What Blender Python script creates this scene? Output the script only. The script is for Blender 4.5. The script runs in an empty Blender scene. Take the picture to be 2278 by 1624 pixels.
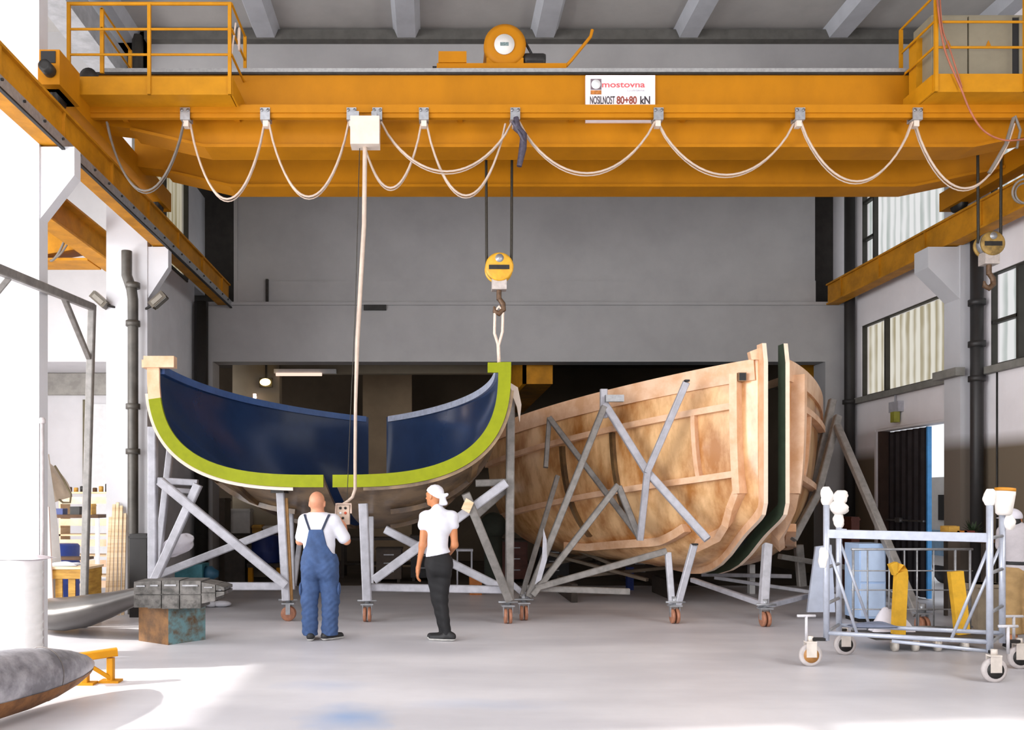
import bpy, bmesh, math, random
import numpy as np
from mathutils import Vector, Matrix
random.seed(7)
C = bpy.context.scene.collection
SC = bpy.context.scene
PI = math.pi

# ------------------------------------------------------------------ camera, sky, sun, exposure
F = 1900.0; CX = 966.0; CY = 1112.0; EYE = 1.65
cam = bpy.data.cameras.new('camera'); camo = bpy.data.objects.new('camera', cam); C.objects.link(camo)
cam.sensor_width = 36.0; cam.sensor_fit = 'HORIZONTAL'; cam.lens = F/2278*36
cam.shift_x = (1139-CX)/2278; cam.shift_y = (CY-812)/2278
cam.clip_start = 0.05; cam.clip_end = 300
camo.location = (0, 0, EYE); camo.rotation_euler = (PI/2, 0, 0)
SC.camera = camo
w = bpy.data.worlds.new('sky'); SC.world = w; w.use_nodes = True
bgn = w.node_tree.nodes['Background']; bgn.inputs[0].default_value = (0.93, 0.96, 1.0, 1); bgn.inputs[1].default_value = 1.3
sd = bpy.data.lights.new('sun', 'SUN'); sd.energy = 7.0; sd.angle = 0.02; sd.color = (1, .96, .9)
so = bpy.data.objects.new('sun', sd); C.objects.link(so)
so.rotation_euler = Vector((0.87, 0.10, -0.47)).to_track_quat('-Z', 'Y').to_euler()
def area(name, loc, aim, sx, sy, e, col=(1, 1, 1)):
    d = bpy.data.lights.new(name, 'AREA'); d.shape = 'RECTANGLE'; d.size = sx; d.size_y = sy; d.energy = e; d.color = col
    o = bpy.data.objects.new(name, d); C.objects.link(o); o.location = loc
    o.rotation_euler = Vector(aim).to_track_quat('-Z', 'Y').to_euler(); return o
area('side_gate_daylight', (-8.7, 0.6, 3.3), (.86, .51, 0.0), 8, 5.5, 1600, (.97, .98, 1))    # the open side gate left of the photographer
area('aisle_fill', (-8.6, 9.0, 5.6), (1, 0, -.35), 9, 2.6, 300, (.97, .98, 1))     # fill lamp added to brighten the side aisle from high up
area('aisle_floor_fill', (-8.85, 9.4, 2.3), (.9, .43, -.16), 2.4, 1.8, 320, (1, .97, .95))   # fill lamp added to brighten the floor under the moulds
area('roof_light', (-2.5, 2.0, 8.25), (.5, .70, -.55), 4, 4, 420, (.98, .98, 1))              # sloping roof light between the roof beams
area('right_window_daylight', (7.8, 4.6, 4.24), (-1, .42, -.05), 7, 1.2, 600, (1, .99, .96))  # the near windows of the right wall
SC.view_settings.view_transform = 'Standard'; SC.view_settings.look = 'None'
SC.view_settings.gamma = 1; SC.view_settings.use_curve_mapping = False
SC.view_settings.exposure = -0.2

def P(px, py, d):                     # a point of the place seen at this pixel, at this distance
    return Vector(((px-CX)*d/F, d, EYE+(CY-py)*d/F))

# ------------------------------------------------------------------ materials
def lin(c):
    return tuple((x/12.92 if x <= .04045 else ((x+.055)/1.055)**2.4) for x in (v/255 for v in c))
MATS = {}
def M(name, rgb, rough=.6, metal=0., var=.12, scale=6., bump=0., rgb2=None, stretch=None, coat=0., spec=None):
    """procedural paint: two tones mixed by noise, some roughness change and an optional bump"""
    if name in MATS: return MATS[name]
    m = bpy.data.materials.new(name); m.use_nodes = True; nt = m.node_tree; N = nt.nodes; L = nt.links
    b = N['Principled BSDF']; b.inputs['Metallic'].default_value = metal; b.inputs['Roughness'].default_value = rough
    if coat: b.inputs['Coat Weight'].default_value = coat; b.inputs['Coat Roughness'].default_value = .12
    if spec is not None: b.inputs['Specular IOR Level'].default_value = spec
    c = lin(rgb); c2 = lin(rgb2) if rgb2 else tuple(x*(1-var*2) for x in c)
    tc = N.new('ShaderNodeTexCoord'); mp = N.new('ShaderNodeMapping'); L.new(tc.outputs['Object'], mp.inputs[0])
    if stretch: mp.inputs['Scale'].default_value = stretch
    nz = N.new('ShaderNodeTexNoise'); nz.inputs['Scale'].default_value = scale; nz.inputs['Detail'].default_value = 6; nz.inputs['Roughness'].default_value = .62
    L.new(mp.outputs[0], nz.inputs['Vector'])
    r = N.new('ShaderNodeValToRGB'); r.color_ramp.elements[0].position = .36; r.color_ramp.elements[1].position = .62
    r.color_ramp.elements[0].color = (*c2, 1); r.color_ramp.elements[1].color = (*c, 1)
    L.new(nz.outputs[0], r.inputs[0]); L.new(r.outputs[0], b.inputs['Base Color'])
    if bump:
        bp = N.new('ShaderNodeBump'); bp.inputs['Strength'].default_value = bump; bp.inputs['Distance'].default_value = .02
        L.new(nz.outputs[0], bp.inputs['Height']); L.new(bp.outputs[0], b.inputs['Normal'])
    MATS[name] = m; return m
def glow(name, rgb, strength):
    if name in MATS: return MATS[name]
    m = bpy.data.materials.new(name); m.use_nodes = True; nt = m.node_tree; nt.nodes.clear()
    o = nt.nodes.new('ShaderNodeOutputMaterial'); e = nt.nodes.new('ShaderNodeEmission')
    e.inputs[0].default_value = (*lin(rgb), 1); e.inputs[1].default_value = strength
    nt.links.new(e.outputs[0], o.inputs[0]); MATS[name] = m; return m
def corrugated(name, rgb, rgb2, strength, scale):   # daylight coming through ribbed translucent sheet
    m = glow(name, rgb, strength); nt = m.node_tree; N = nt.nodes; L = nt.links
    e = [n for n in N if n.type == 'EMISSION'][0]
    tc = N.new('ShaderNodeTexCoord'); wv = N.new('ShaderNodeTexWave'); wv.bands_direction = 'Y'
    wv.inputs['Scale'].default_value = scale; wv.inputs['Distortion'].default_value = 1.2; wv.inputs['Detail'].default_value = 2
    nz = N.new('ShaderNodeTexNoise'); nz.inputs['Scale'].default_value = 1.3
    L.new(tc.outputs['Object'], wv.inputs['Vector']); L.new(tc.outputs['Object'], nz.inputs['Vector'])
    mx = N.new('ShaderNodeMath'); mx.operation = 'MULTIPLY_ADD'; mx.inputs[1].default_value = .55
    L.new(wv.outputs['Fac'], mx.inputs[0]); m2 = N.new('ShaderNodeMath'); m2.operation = 'MULTIPLY'; m2.inputs[1].default_value = .7
    L.new(nz.outputs[0], m2.inputs[0]); L.new(m2.outputs[0], mx.inputs[2])
    r = N.new('ShaderNodeValToRGB'); r.color_ramp.elements[0].position = .3; r.color_ramp.elements[1].position = .75
    r.color_ramp.elements[0].color = (*lin(rgb2), 1); r.color_ramp.elements[1].color = (*lin(rgb), 1)
    L.new(mx.outputs[0], r.inputs[0]); L.new(r.outputs[0], e.inputs[0]); return m
def wood(name, rgb, rgb2, rough=.5, axis=(1, 1, 1), scale=3., coat=0., bump=.15):
    return M(name, rgb, rough, 0, 0, scale, bump, rgb2, axis, coat)

YEL = M('crane_yellow', (186, 120, 12), .55, 0, .07, 2.2, .03, stretch=(1, 1, .6), spec=.2)
YEL2 = M('runway_yellow', (196, 132, 26), .55, 0, .16, 3.5, .05, spec=.2)
YELP = M('platform_yellow', (194, 132, 18), .55, 0, .07, 5, spec=.2)
DARKST = M('dark_steel', (48, 46, 44), .5, .3, .2, 12)
BLACK = M('black_rubber', (24, 24, 26), .6, 0, .1, 20)
GALV = M('grey_frame_paint', (188, 188, 196), .45, .1, .10, 9)
GALV2 = M('frame_paint_darker', (142, 138, 134), .5, .2, .15, 9)  # darker copy of the frame paint; carries the shade of the dimmer cradle bars
ALU = M('scaffold_aluminium', (188, 194, 208), .35, .3, .06, 15)
STEEL = M('bare_steel', (150, 150, 152), .35, .8, .15, 14)
ZINC = M('zinc_plate', (170, 172, 176), .4, .5, .12, 20)
RUSTW = M('brown_wheel', (176, 120, 92), .55, 0, .15, 20)
WALLG = M('wall_grey', (170, 168, 168), .85, 0, .05, 1.4, .04)
WALLW = M('wall_white', (236, 234, 236), .85, 0, .03, 1.7, .04)
CEIL = M('ceiling_grey', (176, 173, 170), .9, 0, .05, 2)
BEAMG = M('roof_beam_grey', (186, 188, 194), .8, 0, .06, 3)
CREAM = M('cream_plastic', (222, 206, 192), .5, 0, .05, 8)
CABLE = M('pale_cable', (196, 176, 160), .5, 0, .08, 9)
CABLED = M('grey_cable', (120, 112, 104), .5, 0, .1, 9)
ROPE = M('steel_rope', (58, 54, 46), .5, .4, .2, 60)
SLING = M('sling_webbing', (226, 206, 190), .8, 0, .08, 30)
WHITEP = M('white_paint', (240, 240, 240), .4, 0, .03, 8)
GREEN = M('mould_flange_green', (140, 148, 14), .6, 0, .06, 7, spec=.2)
BLUE = M('gelcoat_navy', (38, 60, 98), .16, 0, .10, 1.2, 0, coat=.5)
BLUE2 = M('gelcoat_teal', (34, 128, 164), .2, 0, .10, 2, 0, coat=.5)
LIP = M('mould_lip_blue', (72, 104, 160), .25, 0, .1, 4, 0, coat=.4)
GRP = wood('fibreglass_brown', (150, 124, 92), (84, 66, 50), .35, (1, 1, 1), 2.4, .3)
PLY = wood('resin_plywood', (244, 200, 146), (182, 120, 58), .28, (1.6, 1.6, .7), 1.7, .5)
PEACH = wood('pale_resin_wood', (240, 200, 166), (222, 172, 130), .45, (1, 1, 1), 4, .1)
DKRESIN = wood('dark_resin', (120, 92, 58), (72, 52, 34), .35, (1, 1, 1), 3, .2)
TIMBER = wood('timber', (236, 212, 178), (210, 176, 132), .7, (1, 1, 8), 2)
CRATE = wood('crate_wood', (206, 160, 70), (160, 116, 44), .7, (1, 1, 6), 2.5)
SKIN = M('skin_tan', (196, 128, 84), .5, 0, .05, 14)
SKIN2 = M('skin_light', (206, 142, 110), .5, 0, .06, 14)
SHIRT = M('white_cotton', (216, 216, 224), .85, 0, .04, 9, .15)
DENIM = M('blue_workwear', (58, 82, 124), .85, 0, .14, 11, .35)
BLACKT = M('black_trousers', (19, 18, 21), .8, 0, .15, 8, .3)
SHOE = M('shoe_black', (32, 32, 34), .6, 0, .15, 20)
SOLE = M('shoe_sole', (196, 194, 190), .6, 0, .1, 20)
KHAKI = M('khaki_cotton', (170, 138, 92), .85, 0, .12, 8, .3)
GREYT = M('grey_cotton', (188, 182, 186), .85, 0, .06, 9, .15)
HAIR = M('dark_hair', (30, 24, 22), .6, 0, .2, 40)
TEAL = M('teal_machine', (62, 126, 138), .5, 0, .15, 8)
NAVYP = M('blue_plastic', (30, 52, 120), .45, 0, .1, 6)
BROWNW = M('brown_clutter', (92, 66, 44), .8, 0, .2, 6)
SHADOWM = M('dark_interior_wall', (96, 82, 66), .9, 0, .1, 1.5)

# ------------------------------------------------------------------ mesh helpers
class MB:
    def __init__(s): s.v = []; s.f = []; s.m = []; s.sm = []
    def add(s, vs, fs, mi=0, smooth=False):
        o = len(s.v); s.v += [tuple(x) for x in vs]
        for f in fs: s.f.append(tuple(i+o for i in f)); s.m.append(mi); s.sm.append(smooth)
        return s
    def box(s, x0, x1, y0, y1, z0, z1, mi=0):
        vs = [(x, y, z) for z in (z0, z1) for y in (y0, y1) for x in (x0, x1)]
        return s.add(vs, [(0, 2, 3, 1), (4, 5, 7, 6), (0, 1, 5, 4), (2, 6, 7, 3), (0, 4, 6, 2), (1, 3, 7, 5)], mi)
    def obox(s, c, ax, ay, az, mi=0):            # oriented box from half-axis vectors
        c = Vector(c); vs = [c+ax*i+ay*j+az*k for k in (-1, 1) for j in (-1, 1) for i in (-1, 1)]
        return s.add(vs, [(0, 2, 3, 1), (4, 5, 7, 6), (0, 1, 5, 4), (2, 6, 7, 3), (0, 4, 6, 2), (1, 3, 7, 5)], mi)
    def beam(s, a, b, w, h=None, up=(0, 0, 1), mi=0):   # square-section bar with slightly eased edges
        a = Vector(a); b = Vector(b); h = h or w; d = (b-a)
        if d.length < 1e-6: return s
        t = d.normalized(); u = Vector(up)
        if abs(t.dot(u)) > .95: u = Vector((0, 1, 0)) if abs(t.y) < .9 else Vector((1, 0, 0))
        x = t.cross(u).normalized(); y = x.cross(t).normalized(); e = min(w, h)*.12
        ring = [(-w/2, -h/2+e), (-w/2+e, -h/2), (w/2-e, -h/2), (w/2, -h/2+e), (w/2, h/2-e), (w/2-e, h/2), (-w/2+e, h/2), (-w/2, h/2-e)]
        vs = [a+x*p+y*q for p, q in ring]+[b+x*p+y*q for p, q in ring]
        fs = [(i, (i+1) % 8, (i+1) % 8+8, i+8) for i in range(8)]+[tuple(range(7, -1, -1)), tuple(range(8, 16))]
        return s.add(vs, fs, mi)
    def tube(s, pts, r, n=8, mi=0, caps=True):
        pts = [Vector(p) for p in pts]; k = len(pts); rs = r if isinstance(r, (list, tuple)) else [r]*k
        vs = []; u = None
        for i, p in enumerate(pts):
            t = (pts[min(i+1, k-1)]-pts[max(i-1, 0)])
            t = t.normalized() if t.length > 1e-9 else Vector((0, 0, 1))
            if u is None: u = t.cross(Vector((0, 0, 1)) if abs(t.z) < .9 else Vector((1, 0, 0))).normalized()
            else:
                u = (u-t*u.dot(t)); u = u.normalized() if u.length > 1e-6 else t.orthogonal().normalized()
            v = t.cross(u)
            vs += [p+(u*math.cos(a)+v*math.sin(a))*rs[i] for a in (2*PI*j/n for j in range(n))]
        fs = [(i*n+j, i*n+(j+1) % n, (i+1)*n+(j+1) % n, (i+1)*n+j) for i in range(k-1) for j in range(n)]
        s.add(vs, fs, mi, True)
        if caps: s.add(vs[:n], [tuple(range(n-1, -1, -1))], mi); s.add(vs[-n:], [tuple(range(n))], mi)
        return s
    def lathe(s, c, axis, prof, n=24, mi=0):            # prof: (distance along the axis, radius)
        c = Vector(c); t = Vector(axis).normalized(); u = t.orthogonal().normalized(); v = t.cross(u); vs = []
        for a, r in prof: vs += [c+t*a+(u*math.cos(q)+v*math.sin(q))*r for q in (2*PI*j/n for j in range(n))]
        k = len(prof)
        fs = [(i*n+j, i*n+(j+1) % n, (i+1)*n+(j+1) % n, (i+1)*n+j) for i in range(k-1) for j in range(n)]
        fs += [tuple(range(n-1, -1, -1)), tuple(range((k-1)*n, k*n))]
        return s.add(vs, fs, mi, True)
    def cyl(s, a, b, r, n=16, mi=0):
        a = Vector(a); b = Vector(b); L = (b-a).length; return s.lathe(a, b-a, [(0, r), (L, r)], n, mi)
    def ball(s, c, r, n=12, mi=0, sc=(1, 1, 1)):
        c = Vector(c); vs = []; m = n//2
        for i in range(m+1):
            ph = PI*i/m
            for j in range(n):
                th = 2*PI*j/n
                vs.append(c+Vector((r*sc[0]*math.sin(ph)*math.cos(th), r*sc[1]*math.sin(ph)*math.sin(th), r*sc[2]*math.cos(ph))))
        return s.add(vs, [(i*n+j, (i+1)*n+j, (i+1)*n+(j+1) % n, i*n+(j+1) % n) for i in range(m) for j in range(n)], mi, True)
    def prism(s, poly, d, mi=0):                        # polygon (3-D points) pushed along vector d
        d = Vector(d); k = len(poly); vs = [Vector(p) for p in poly]+[Vector(p)+d for p in poly]
        fs = [(i, (i+1) % k, (i+1) % k+k, i+k) for i in range(k)]+[tuple(range(k-1, -1, -1)), tuple(range(k, 2*k))]
        return s.add(vs, fs, mi)
    def grid(s, rows, mi=0, smooth=True, flip=False):   # rows of equal-length point lists
        n = len(rows[0]); vs = [p for r in rows for p in r]
        fs = [(i*n+j, i*n+j+1, (i+1)*n+j+1, (i+1)*n+j) for i in range(len(rows)-1) for j in range(n-1)]
        if flip: fs = [f[::-1] for f in fs]
        return s.add(vs, fs, mi, smooth)
    def torus(s, c, axis, R, r, n=24, k=8, mi=0, a0=0, a1=2*PI):
        c = Vector(c); t = Vector(axis).normalized(); u = t.orthogonal().normalized(); v = t.cross(u)
        return s.tube([c+(u*math.cos(a0+(a1-a0)*i/n)+v*math.sin(a0+(a1-a0)*i/n))*R for i in range(n+1)], r, k, mi)
    def build(s, name, mats, parent=None, fix=True):
        me = bpy.data.meshes.new(name); off = wloc(parent) if parent else Vector((0, 0, 0))
        me.from_pydata([(x-off.x, y-off.y, z-off.z) for x, y, z in s.v], [], s.f)
        for m in (mats if isinstance(mats, (list, tuple)) else [mats]): me.materials.append(m)
        me.polygons.foreach_set('material_index', s.m); me.polygons.foreach_set('use_smooth', s.sm)
        if fix:
            bm = bmesh.new(); bm.from_mesh(me); bmesh.ops.recalc_face_normals(bm, faces=bm.faces); bm.to_mesh(me); bm.free()
        me.update(); o = bpy.data.objects.new(name, me); C.objects.link(o)
        if parent: o.parent = parent
        return o
def wloc(o):
    v = Vector((0, 0, 0))
    while o: v = v+Vector(o.location); o = o.parent
    return v
def tag(o, label, cat, group=None, kind=None):
    if label: o['label'] = label
    if cat: o['category'] = cat
    if group: o['group'] = group
    if kind: o['kind'] = kind
    return o
def thing(name, label, cat, loc=(0, 0, 0), group=None):
    o = bpy.data.objects.new(name, None); C.objects.link(o); o.location = loc; o.empty_display_size = .2
    return tag(o, label, cat, group)
def struct(name, mb, m, parent=None):
    o = mb.build(name, m, parent)
    if not parent: o['kind'] = 'structure'
    return o
def dup(root, loc, label=None, group=None):
    r = root.copy(); C.objects.link(r); r.location = loc
    if label: r['label'] = label
    if group: r['group'] = group
    for ch in list(root.children):
        c = ch.copy(); C.objects.link(c); c.parent = r
        for g in ch.children:
            d = g.copy(); C.objects.link(d); d.parent = c
    return r
def one(name, mb, m, label, cat, group=None, kind=None):   # a thing that is one mesh, origin moved to its base
    o = mb.build(name, m); me = o.data
    n = len(me.vertices); co = np.empty(n*3); me.vertices.foreach_get('co', co); co = co.reshape(-1, 3)
    b = np.array([(co[:, 0].min()+co[:, 0].max())/2, (co[:, 1].min()+co[:, 1].max())/2, co[:, 2].min()])
    me.vertices.foreach_set('co', (co-b).ravel()); o.location = b; me.update()
    return tag(o, label, cat, group, kind)
def spl(pts, n=6):                          # smooth path through points
    q = [Vector(p) for p in pts]; out = []
    for i in range(len(q)-1):
        a, b, c, d = q[max(0, i-1)], q[i], q[i+1], q[min(len(q)-1, i+2)]
        for k in range(n):
            t = k/n; out.append(.5*((2*b)+(c-a)*t+(2*a-5*b+4*c-d)*t*t+(3*b-a-3*c+d)*t**3))
    return out+[q[-1]]
def catenary(a, b, sag, n=18):
    a = Vector(a); b = Vector(b); out = []
    for i in range(n+1):
        t = i/n; p = a.lerp(b, t); p.z -= sag*(4*t*(1-t))**.85; out.append(p)
    return out
# ------------------------------------------------------------------ the hall
XL, XR, YB, ZR = -4.6, 8.0, 16.38, 8.5
FLOOR = M('concrete_floor', (222, 220, 224), .42, 0, .04, .9, .05)
def floor_mat():
    nt = FLOOR.node_tree; N = nt.nodes; L = nt.links; b = N['Principled BSDF']
    base = [n for n in N if n.type == 'VALTORGB'][0]; tc = [n for n in N if n.type == 'TEX_COORD'][0]
    # worn grey paths
    n2 = N.new('ShaderNodeTexNoise'); n2.inputs['Scale'].default_value = .55; n2.inputs['Detail'].default_value = 5
    mp = N.new('ShaderNodeMapping'); mp.inputs['Scale'].default_value = (.5, 1.6, 1); L.new(tc.outputs['Object'], mp.inputs[0]); L.new(mp.outputs[0], n2.inputs['Vector'])
    r2 = N.new('ShaderNodeValToRGB'); r2.color_ramp.elements[0].position = .38; r2.color_ramp.elements[1].position = .6
    r2.color_ramp.elements[0].color = (.72, .72, .74, 1); r2.color_ramp.elements[1].color = (1, 1, 1, 1)
    L.new(n2.outputs[0], r2.inputs[0])
    mx = N.new('ShaderNodeMix'); mx.data_type = 'RGBA'; mx.blend_type = 'MULTIPLY'; mx.inputs[0].default_value = .75
    L.new(base.outputs[0], mx.inputs[6]); L.new(r2.outputs[0], mx.inputs[7])
    # two faded blue paint stains
    prev = mx.outputs[2]
    for (x, y, rx, ry, amt) in ((-.65, 6.5, .42, .5, .75), (-.95, 7.6, .5, .3, .25), (.35, 6.9, .8, .25, .2)):
        m3 = N.new('ShaderNodeMapping'); m3.inputs['Location'].default_value = (-x/rx, -y/ry, 0); m3.inputs['Scale'].default_value = (1/rx, 1/ry, 1)
        nzz = N.new('ShaderNodeTexNoise'); nzz.inputs['Scale'].default_value = 2.5
        L.new(tc.outputs['Object'], m3.inputs[0]); L.new(tc.outputs['Object'], nzz.inputs['Vector'])
        ad = N.new('ShaderNodeVectorMath'); ad.operation = 'ADD'; sb = N.new('ShaderNodeVectorMath'); sb.operation = 'SUBTRACT'; sb.inputs[1].default_value = (.5, .5, .5)
        L.new(nzz.outputs['Color'], sb.inputs[0]); L.new(m3.outputs[0], ad.inputs[0]); L.new(sb.outputs[0], ad.inputs[1])
        g = N.new('ShaderNodeTexGradient'); g.gradient_type = 'SPHERICAL'; L.new(ad.outputs[0], g.inputs[0])
        ml = N.new('ShaderNodeMath'); ml.operation = 'MULTIPLY'; ml.inputs[1].default_value = amt; L.new(g.outputs['Fac'], ml.inputs[0])
        k = N.new('ShaderNodeMix'); k.data_type = 'RGBA'; L.new(ml.outputs[0], k.inputs[0]); L.new(prev, k.inputs[6]); k.inputs[7].default_value = (*lin((120, 158, 206)), 1)
        prev = k.outputs[2]
    L.new(prev, b.inputs['Base Color'])
floor_mat()
struct('floor', MB().box(-14, 14, -8, 30, -.3, 0), FLOOR)
# a dado: walls painted brown-grey up to 2.5 m
def dado(name, top, low, z=2.5, soft=.12):
    m = M(name, top, .8, 0, .03, 1.7, .04); nt = m.node_tree; N = nt.nodes; L = nt.links
    r = [n for n in N if n.type == 'VALTORGB'][0]; tc = [n for n in N if n.type == 'TEX_COORD'][0]
    s = N.new('ShaderNodeSeparateXYZ'); L.new(tc.outputs['Object'], s.inputs[0])
    mr = N.new('ShaderNodeMapRange'); mr.inputs[1].default_value = z-soft; mr.inputs[2].default_value = z+soft; L.new(s.outputs[2], mr.inputs[0])
    k = N.new('ShaderNodeMix'); k.data_type = 'RGBA'; L.new(mr.outputs[0], k.inputs[0]); k.inputs[6].default_value = (*lin(low), 1); L.new(r.outputs[0], k.inputs[7])
    L.new(k.outputs[2], N['Principled BSDF'].inputs['Base Color']); return m
DADO = dado('wall_with_brown_dado', (242, 238, 241), (112, 99, 82))
DADOC = dado('column_with_dado', (196, 196, 200), (104, 94, 84))

# back wall: lintel band in front, upper field a little behind it
mb = MB(); mb.box(XL-.2, XR+.2, YB, YB+.4, 4.30, 5.40); mb.box(XL-.2, XR+.2, YB-.04, YB, 5.38, 5.44)
mb.box(-3.85, 7.33, YB+.06, YB+.4, 5.40, 8.5); mb.box(-3.85, 7.33, YB+.03, YB+.06, 5.40, 5.86)
mb.box(-3.85, -3.78, YB+.02, YB+.5, 5.4, 8.5)
struct('wall_back', mb, WALLG)
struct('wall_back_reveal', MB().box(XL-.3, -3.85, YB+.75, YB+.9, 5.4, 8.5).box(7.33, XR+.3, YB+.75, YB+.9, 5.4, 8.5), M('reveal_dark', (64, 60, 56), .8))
mb = MB()                                                             # posts that carry the lintel at both ends of the opening
mb.box(XL-.2, XL+.35, YB, YB+.5, 0, 4.30); mb.box(7.5, XR+.2, YB, YB+.5, 0, 4.30)
struct('wall_back_piers', mb, WALLG)
# next hall seen through the opening
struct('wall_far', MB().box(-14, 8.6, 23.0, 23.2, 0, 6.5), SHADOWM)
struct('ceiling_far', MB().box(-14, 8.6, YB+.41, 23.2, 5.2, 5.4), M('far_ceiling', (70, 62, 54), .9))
struct('wall_far_light_block', MB().box(8.4, 8.6, YB+.85, 23.0, 0, 5.2), SHADOWM)  # wall added to stop sky light leaking into the next hall
struct('floor_far_shade_sheet', MB().box(-4.7, 8.4, YB+.02, 23.0, 0, .006), M('far_floor_shade', (88, 78, 68), .6, 0, .2, 1.5))  # dark sheet over the floor, its colour stands in for the hall's shade
mb = MB(); mb.box(-4.3, -3.3, 18.2, 18.5, 0, 5.2); mb.box(-3.3, 2.0, 18.25, 18.45, 4.35, 5.2)
struct('trim_1', mb, M('inner_partition', (150, 138, 118), .85, 0, .06, 2))
struct('trim_2', MB().box(-1.75, -.55, 20.9, 21.3, 0, 5.2).box(-4, 2.6, 21.0, 21.2, 2.6, 3.6), M('inner_column_beige', (168, 146, 118), .85, 0, .08, 2))

# left wall: pillars, panel between the second pillar and the corner, eaves beam
def pillar(name, x0, x1, y0, y1, side, m, ztop=8.5, q=.36):
    mb = MB(); mb.box(x0, x1, y0, y1, 0, ztop)
    xi = x1 if side > 0 else x0                                        # corbel that carries the crane runway
    q = q*side
    mb.prism([(xi, y0+.02, 5.36), (xi+q, y0+.02, 5.36), (xi+q, y0+.02, 5.06), (xi, y0+.02, 4.6)], (0, y1-y0-.04, 0))
    return struct(name, mb, m)
PILW = M('pillar_white', (216, 216, 220), .7, 0, .03, 2, .03)
pillar('wall_left_pillar_front', -4.9, -4.14, 8.95, 9.15, 1, PILW)
pillar('wall_left_pillar_rear', -4.80, -4.2, 12.5, 12.7, 1, PILW, q=.30)
pillar('wall_right_pillar', 7.70, 8.2, 12.5, 12.9, -1, DADOC, q=.46)
pillar('wall_right_pillar_front', 7.70, 8.2, 8.95, 9.4, -1, DADOC)
WALLB = M('wall_pale_blue_grey', (234, 235, 240), .85, 0, .05, 1.5, .04)
mb = MB(); mb.box(XL-.2, XL, 12.7, YB, 0, 5.75); mb.box(XL-.2, XL, 12.95, YB, 7.7, 8.5)
mb.box(XL-.2, XL, 12.95, 13.35, 5.75, 7.7); mb.box(XL-.2, XL, 15.9, YB+.8, 5.75, 7.7)
struct('wall_left', mb, WALLB)
struct('wall_left_eaves', MB().box(XL-.25, XL+.12, -4, YB, 7.72, 8.12), M('eaves_beam', (186, 188, 192), .8))
PANEL = corrugated('corrugated_daylight', (255, 250, 236), (190, 178, 148), .85, 1.5)
PANELB = corrugated('corrugated_daylight_bright', (255, 255, 255), (196, 204, 200), .92, 1.5)
PANELY = corrugated('corrugated_daylight_old', (236, 226, 200), (186, 172, 130), .62, 1.5)
FRAMEM = M('window_frame_dark', (56, 54, 48), .6)
def window(name, x, y0, y1, z0, z1, m, bars, side, hbars=()):
    """ribbed translucent window in a long wall, with dark frame bars"""
    s = -side
    mb = MB(); t = .05
    mb.box(min(x, x+s*.08), max(x, x+s*.08), y0, y1, z0-t, z0); mb.box(min(x, x+s*.08), max(x, x+s*.08), y0, y1, z1, z1+t)
    for y in [y0, y1]+list(bars): mb.box(min(x, x+s*.08), max(x, x+s*.08), y-t/2, y+t/2, z0, z1)
    for (ya, yb, z) in hbars: mb.box(min(x, x+s*.08), max(x, x+s*.08), ya, yb, z-t/2, z+t/2)
    fr = struct(name, mb, FRAMEM)
    g = MB()
    n = max(8, int((y1-y0)/.075)); rows = []                          # real ribs in the sheet
    pts = [(x-s*.03+(.012 if i % 2 else -.012), y0+(y1-y0)*i/n) for i in range(n+1)]
    g.grid([[(a, b, z0) for a, b in pts], [(a, b, z1) for a, b in pts]], smooth=False)
    g.build('pane', m, fr, fix=False)
    return fr
window('window_1', XL-.06, 13.35, 15.9, 5.75, 7.7, PANELY, [14.6], -1)
# right wall with two rows of windows and a door opening
mb = MB(); x0, x1 = XR, XR+.25
segs = [(-4, 8.9), (9.4, 12.45), (12.95, YB+.8)]
mb.box(x0, x1, -4, YB+.8, 2.92, 3.56); mb.box(x0, x1, -4, YB+.8, 4.9, 6.05); mb.box(x0, x1, -4, YB+.8, 8.1, 8.5)
mb.box(x0, x1, -4, 13.3, 0, 2.92); mb.box(x0, x1, 15.5, YB+.8, 0, 2.92)
for za, zb in ((3.56, 4.9), (6.05, 8.1)): mb.box(x0, x1, 12.3, 13.35, za, zb); mb.box(x0, x1, 16.0, YB+.8, za, zb); mb.box(x0, x1, 8.7, 9.5, za, zb)
mb.box(x0, x1, -4, .5, 3.56, 4.9); mb.box(x0, x1, -4, 8.7, 6.05, 8.1)
struct('wall_right', mb, DADO)
window('window_2', XR+.1, 13.35, 16.0, 3.60, 4.88, PANEL, [15.2], 1)
window('window_3', XR+.1, 9.5, 12.3, 3.60, 4.88, PANELB, [11.75, 10.6], 1, [(11.75, 12.3, 4.2)])
window('window_4', XR+.1, 13.35, 16.0, 6.05, 8.1, PANELB, [15.6], 1, [(15.6, 16, 6.5), (15.6, 16, 7.2)])
window('window_5', XR+.1, 9.5, 12.3, 6.05, 8.1, PANELB, [11.6], 1)
window('window_6', XR+.1, 0.5, 8.7, 3.60, 4.88, PANELB, [3, 5.5], 1)
# ledge with a conduit under the windows
struct('trim_3', MB().box(XR-.10, XR, 9.0, YB, 3.46, 3.56).box(7.58, 7.72, 12.42, 13.0, 3.46, 3.58), M('sill_grey', (130, 128, 122), .7))
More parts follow.
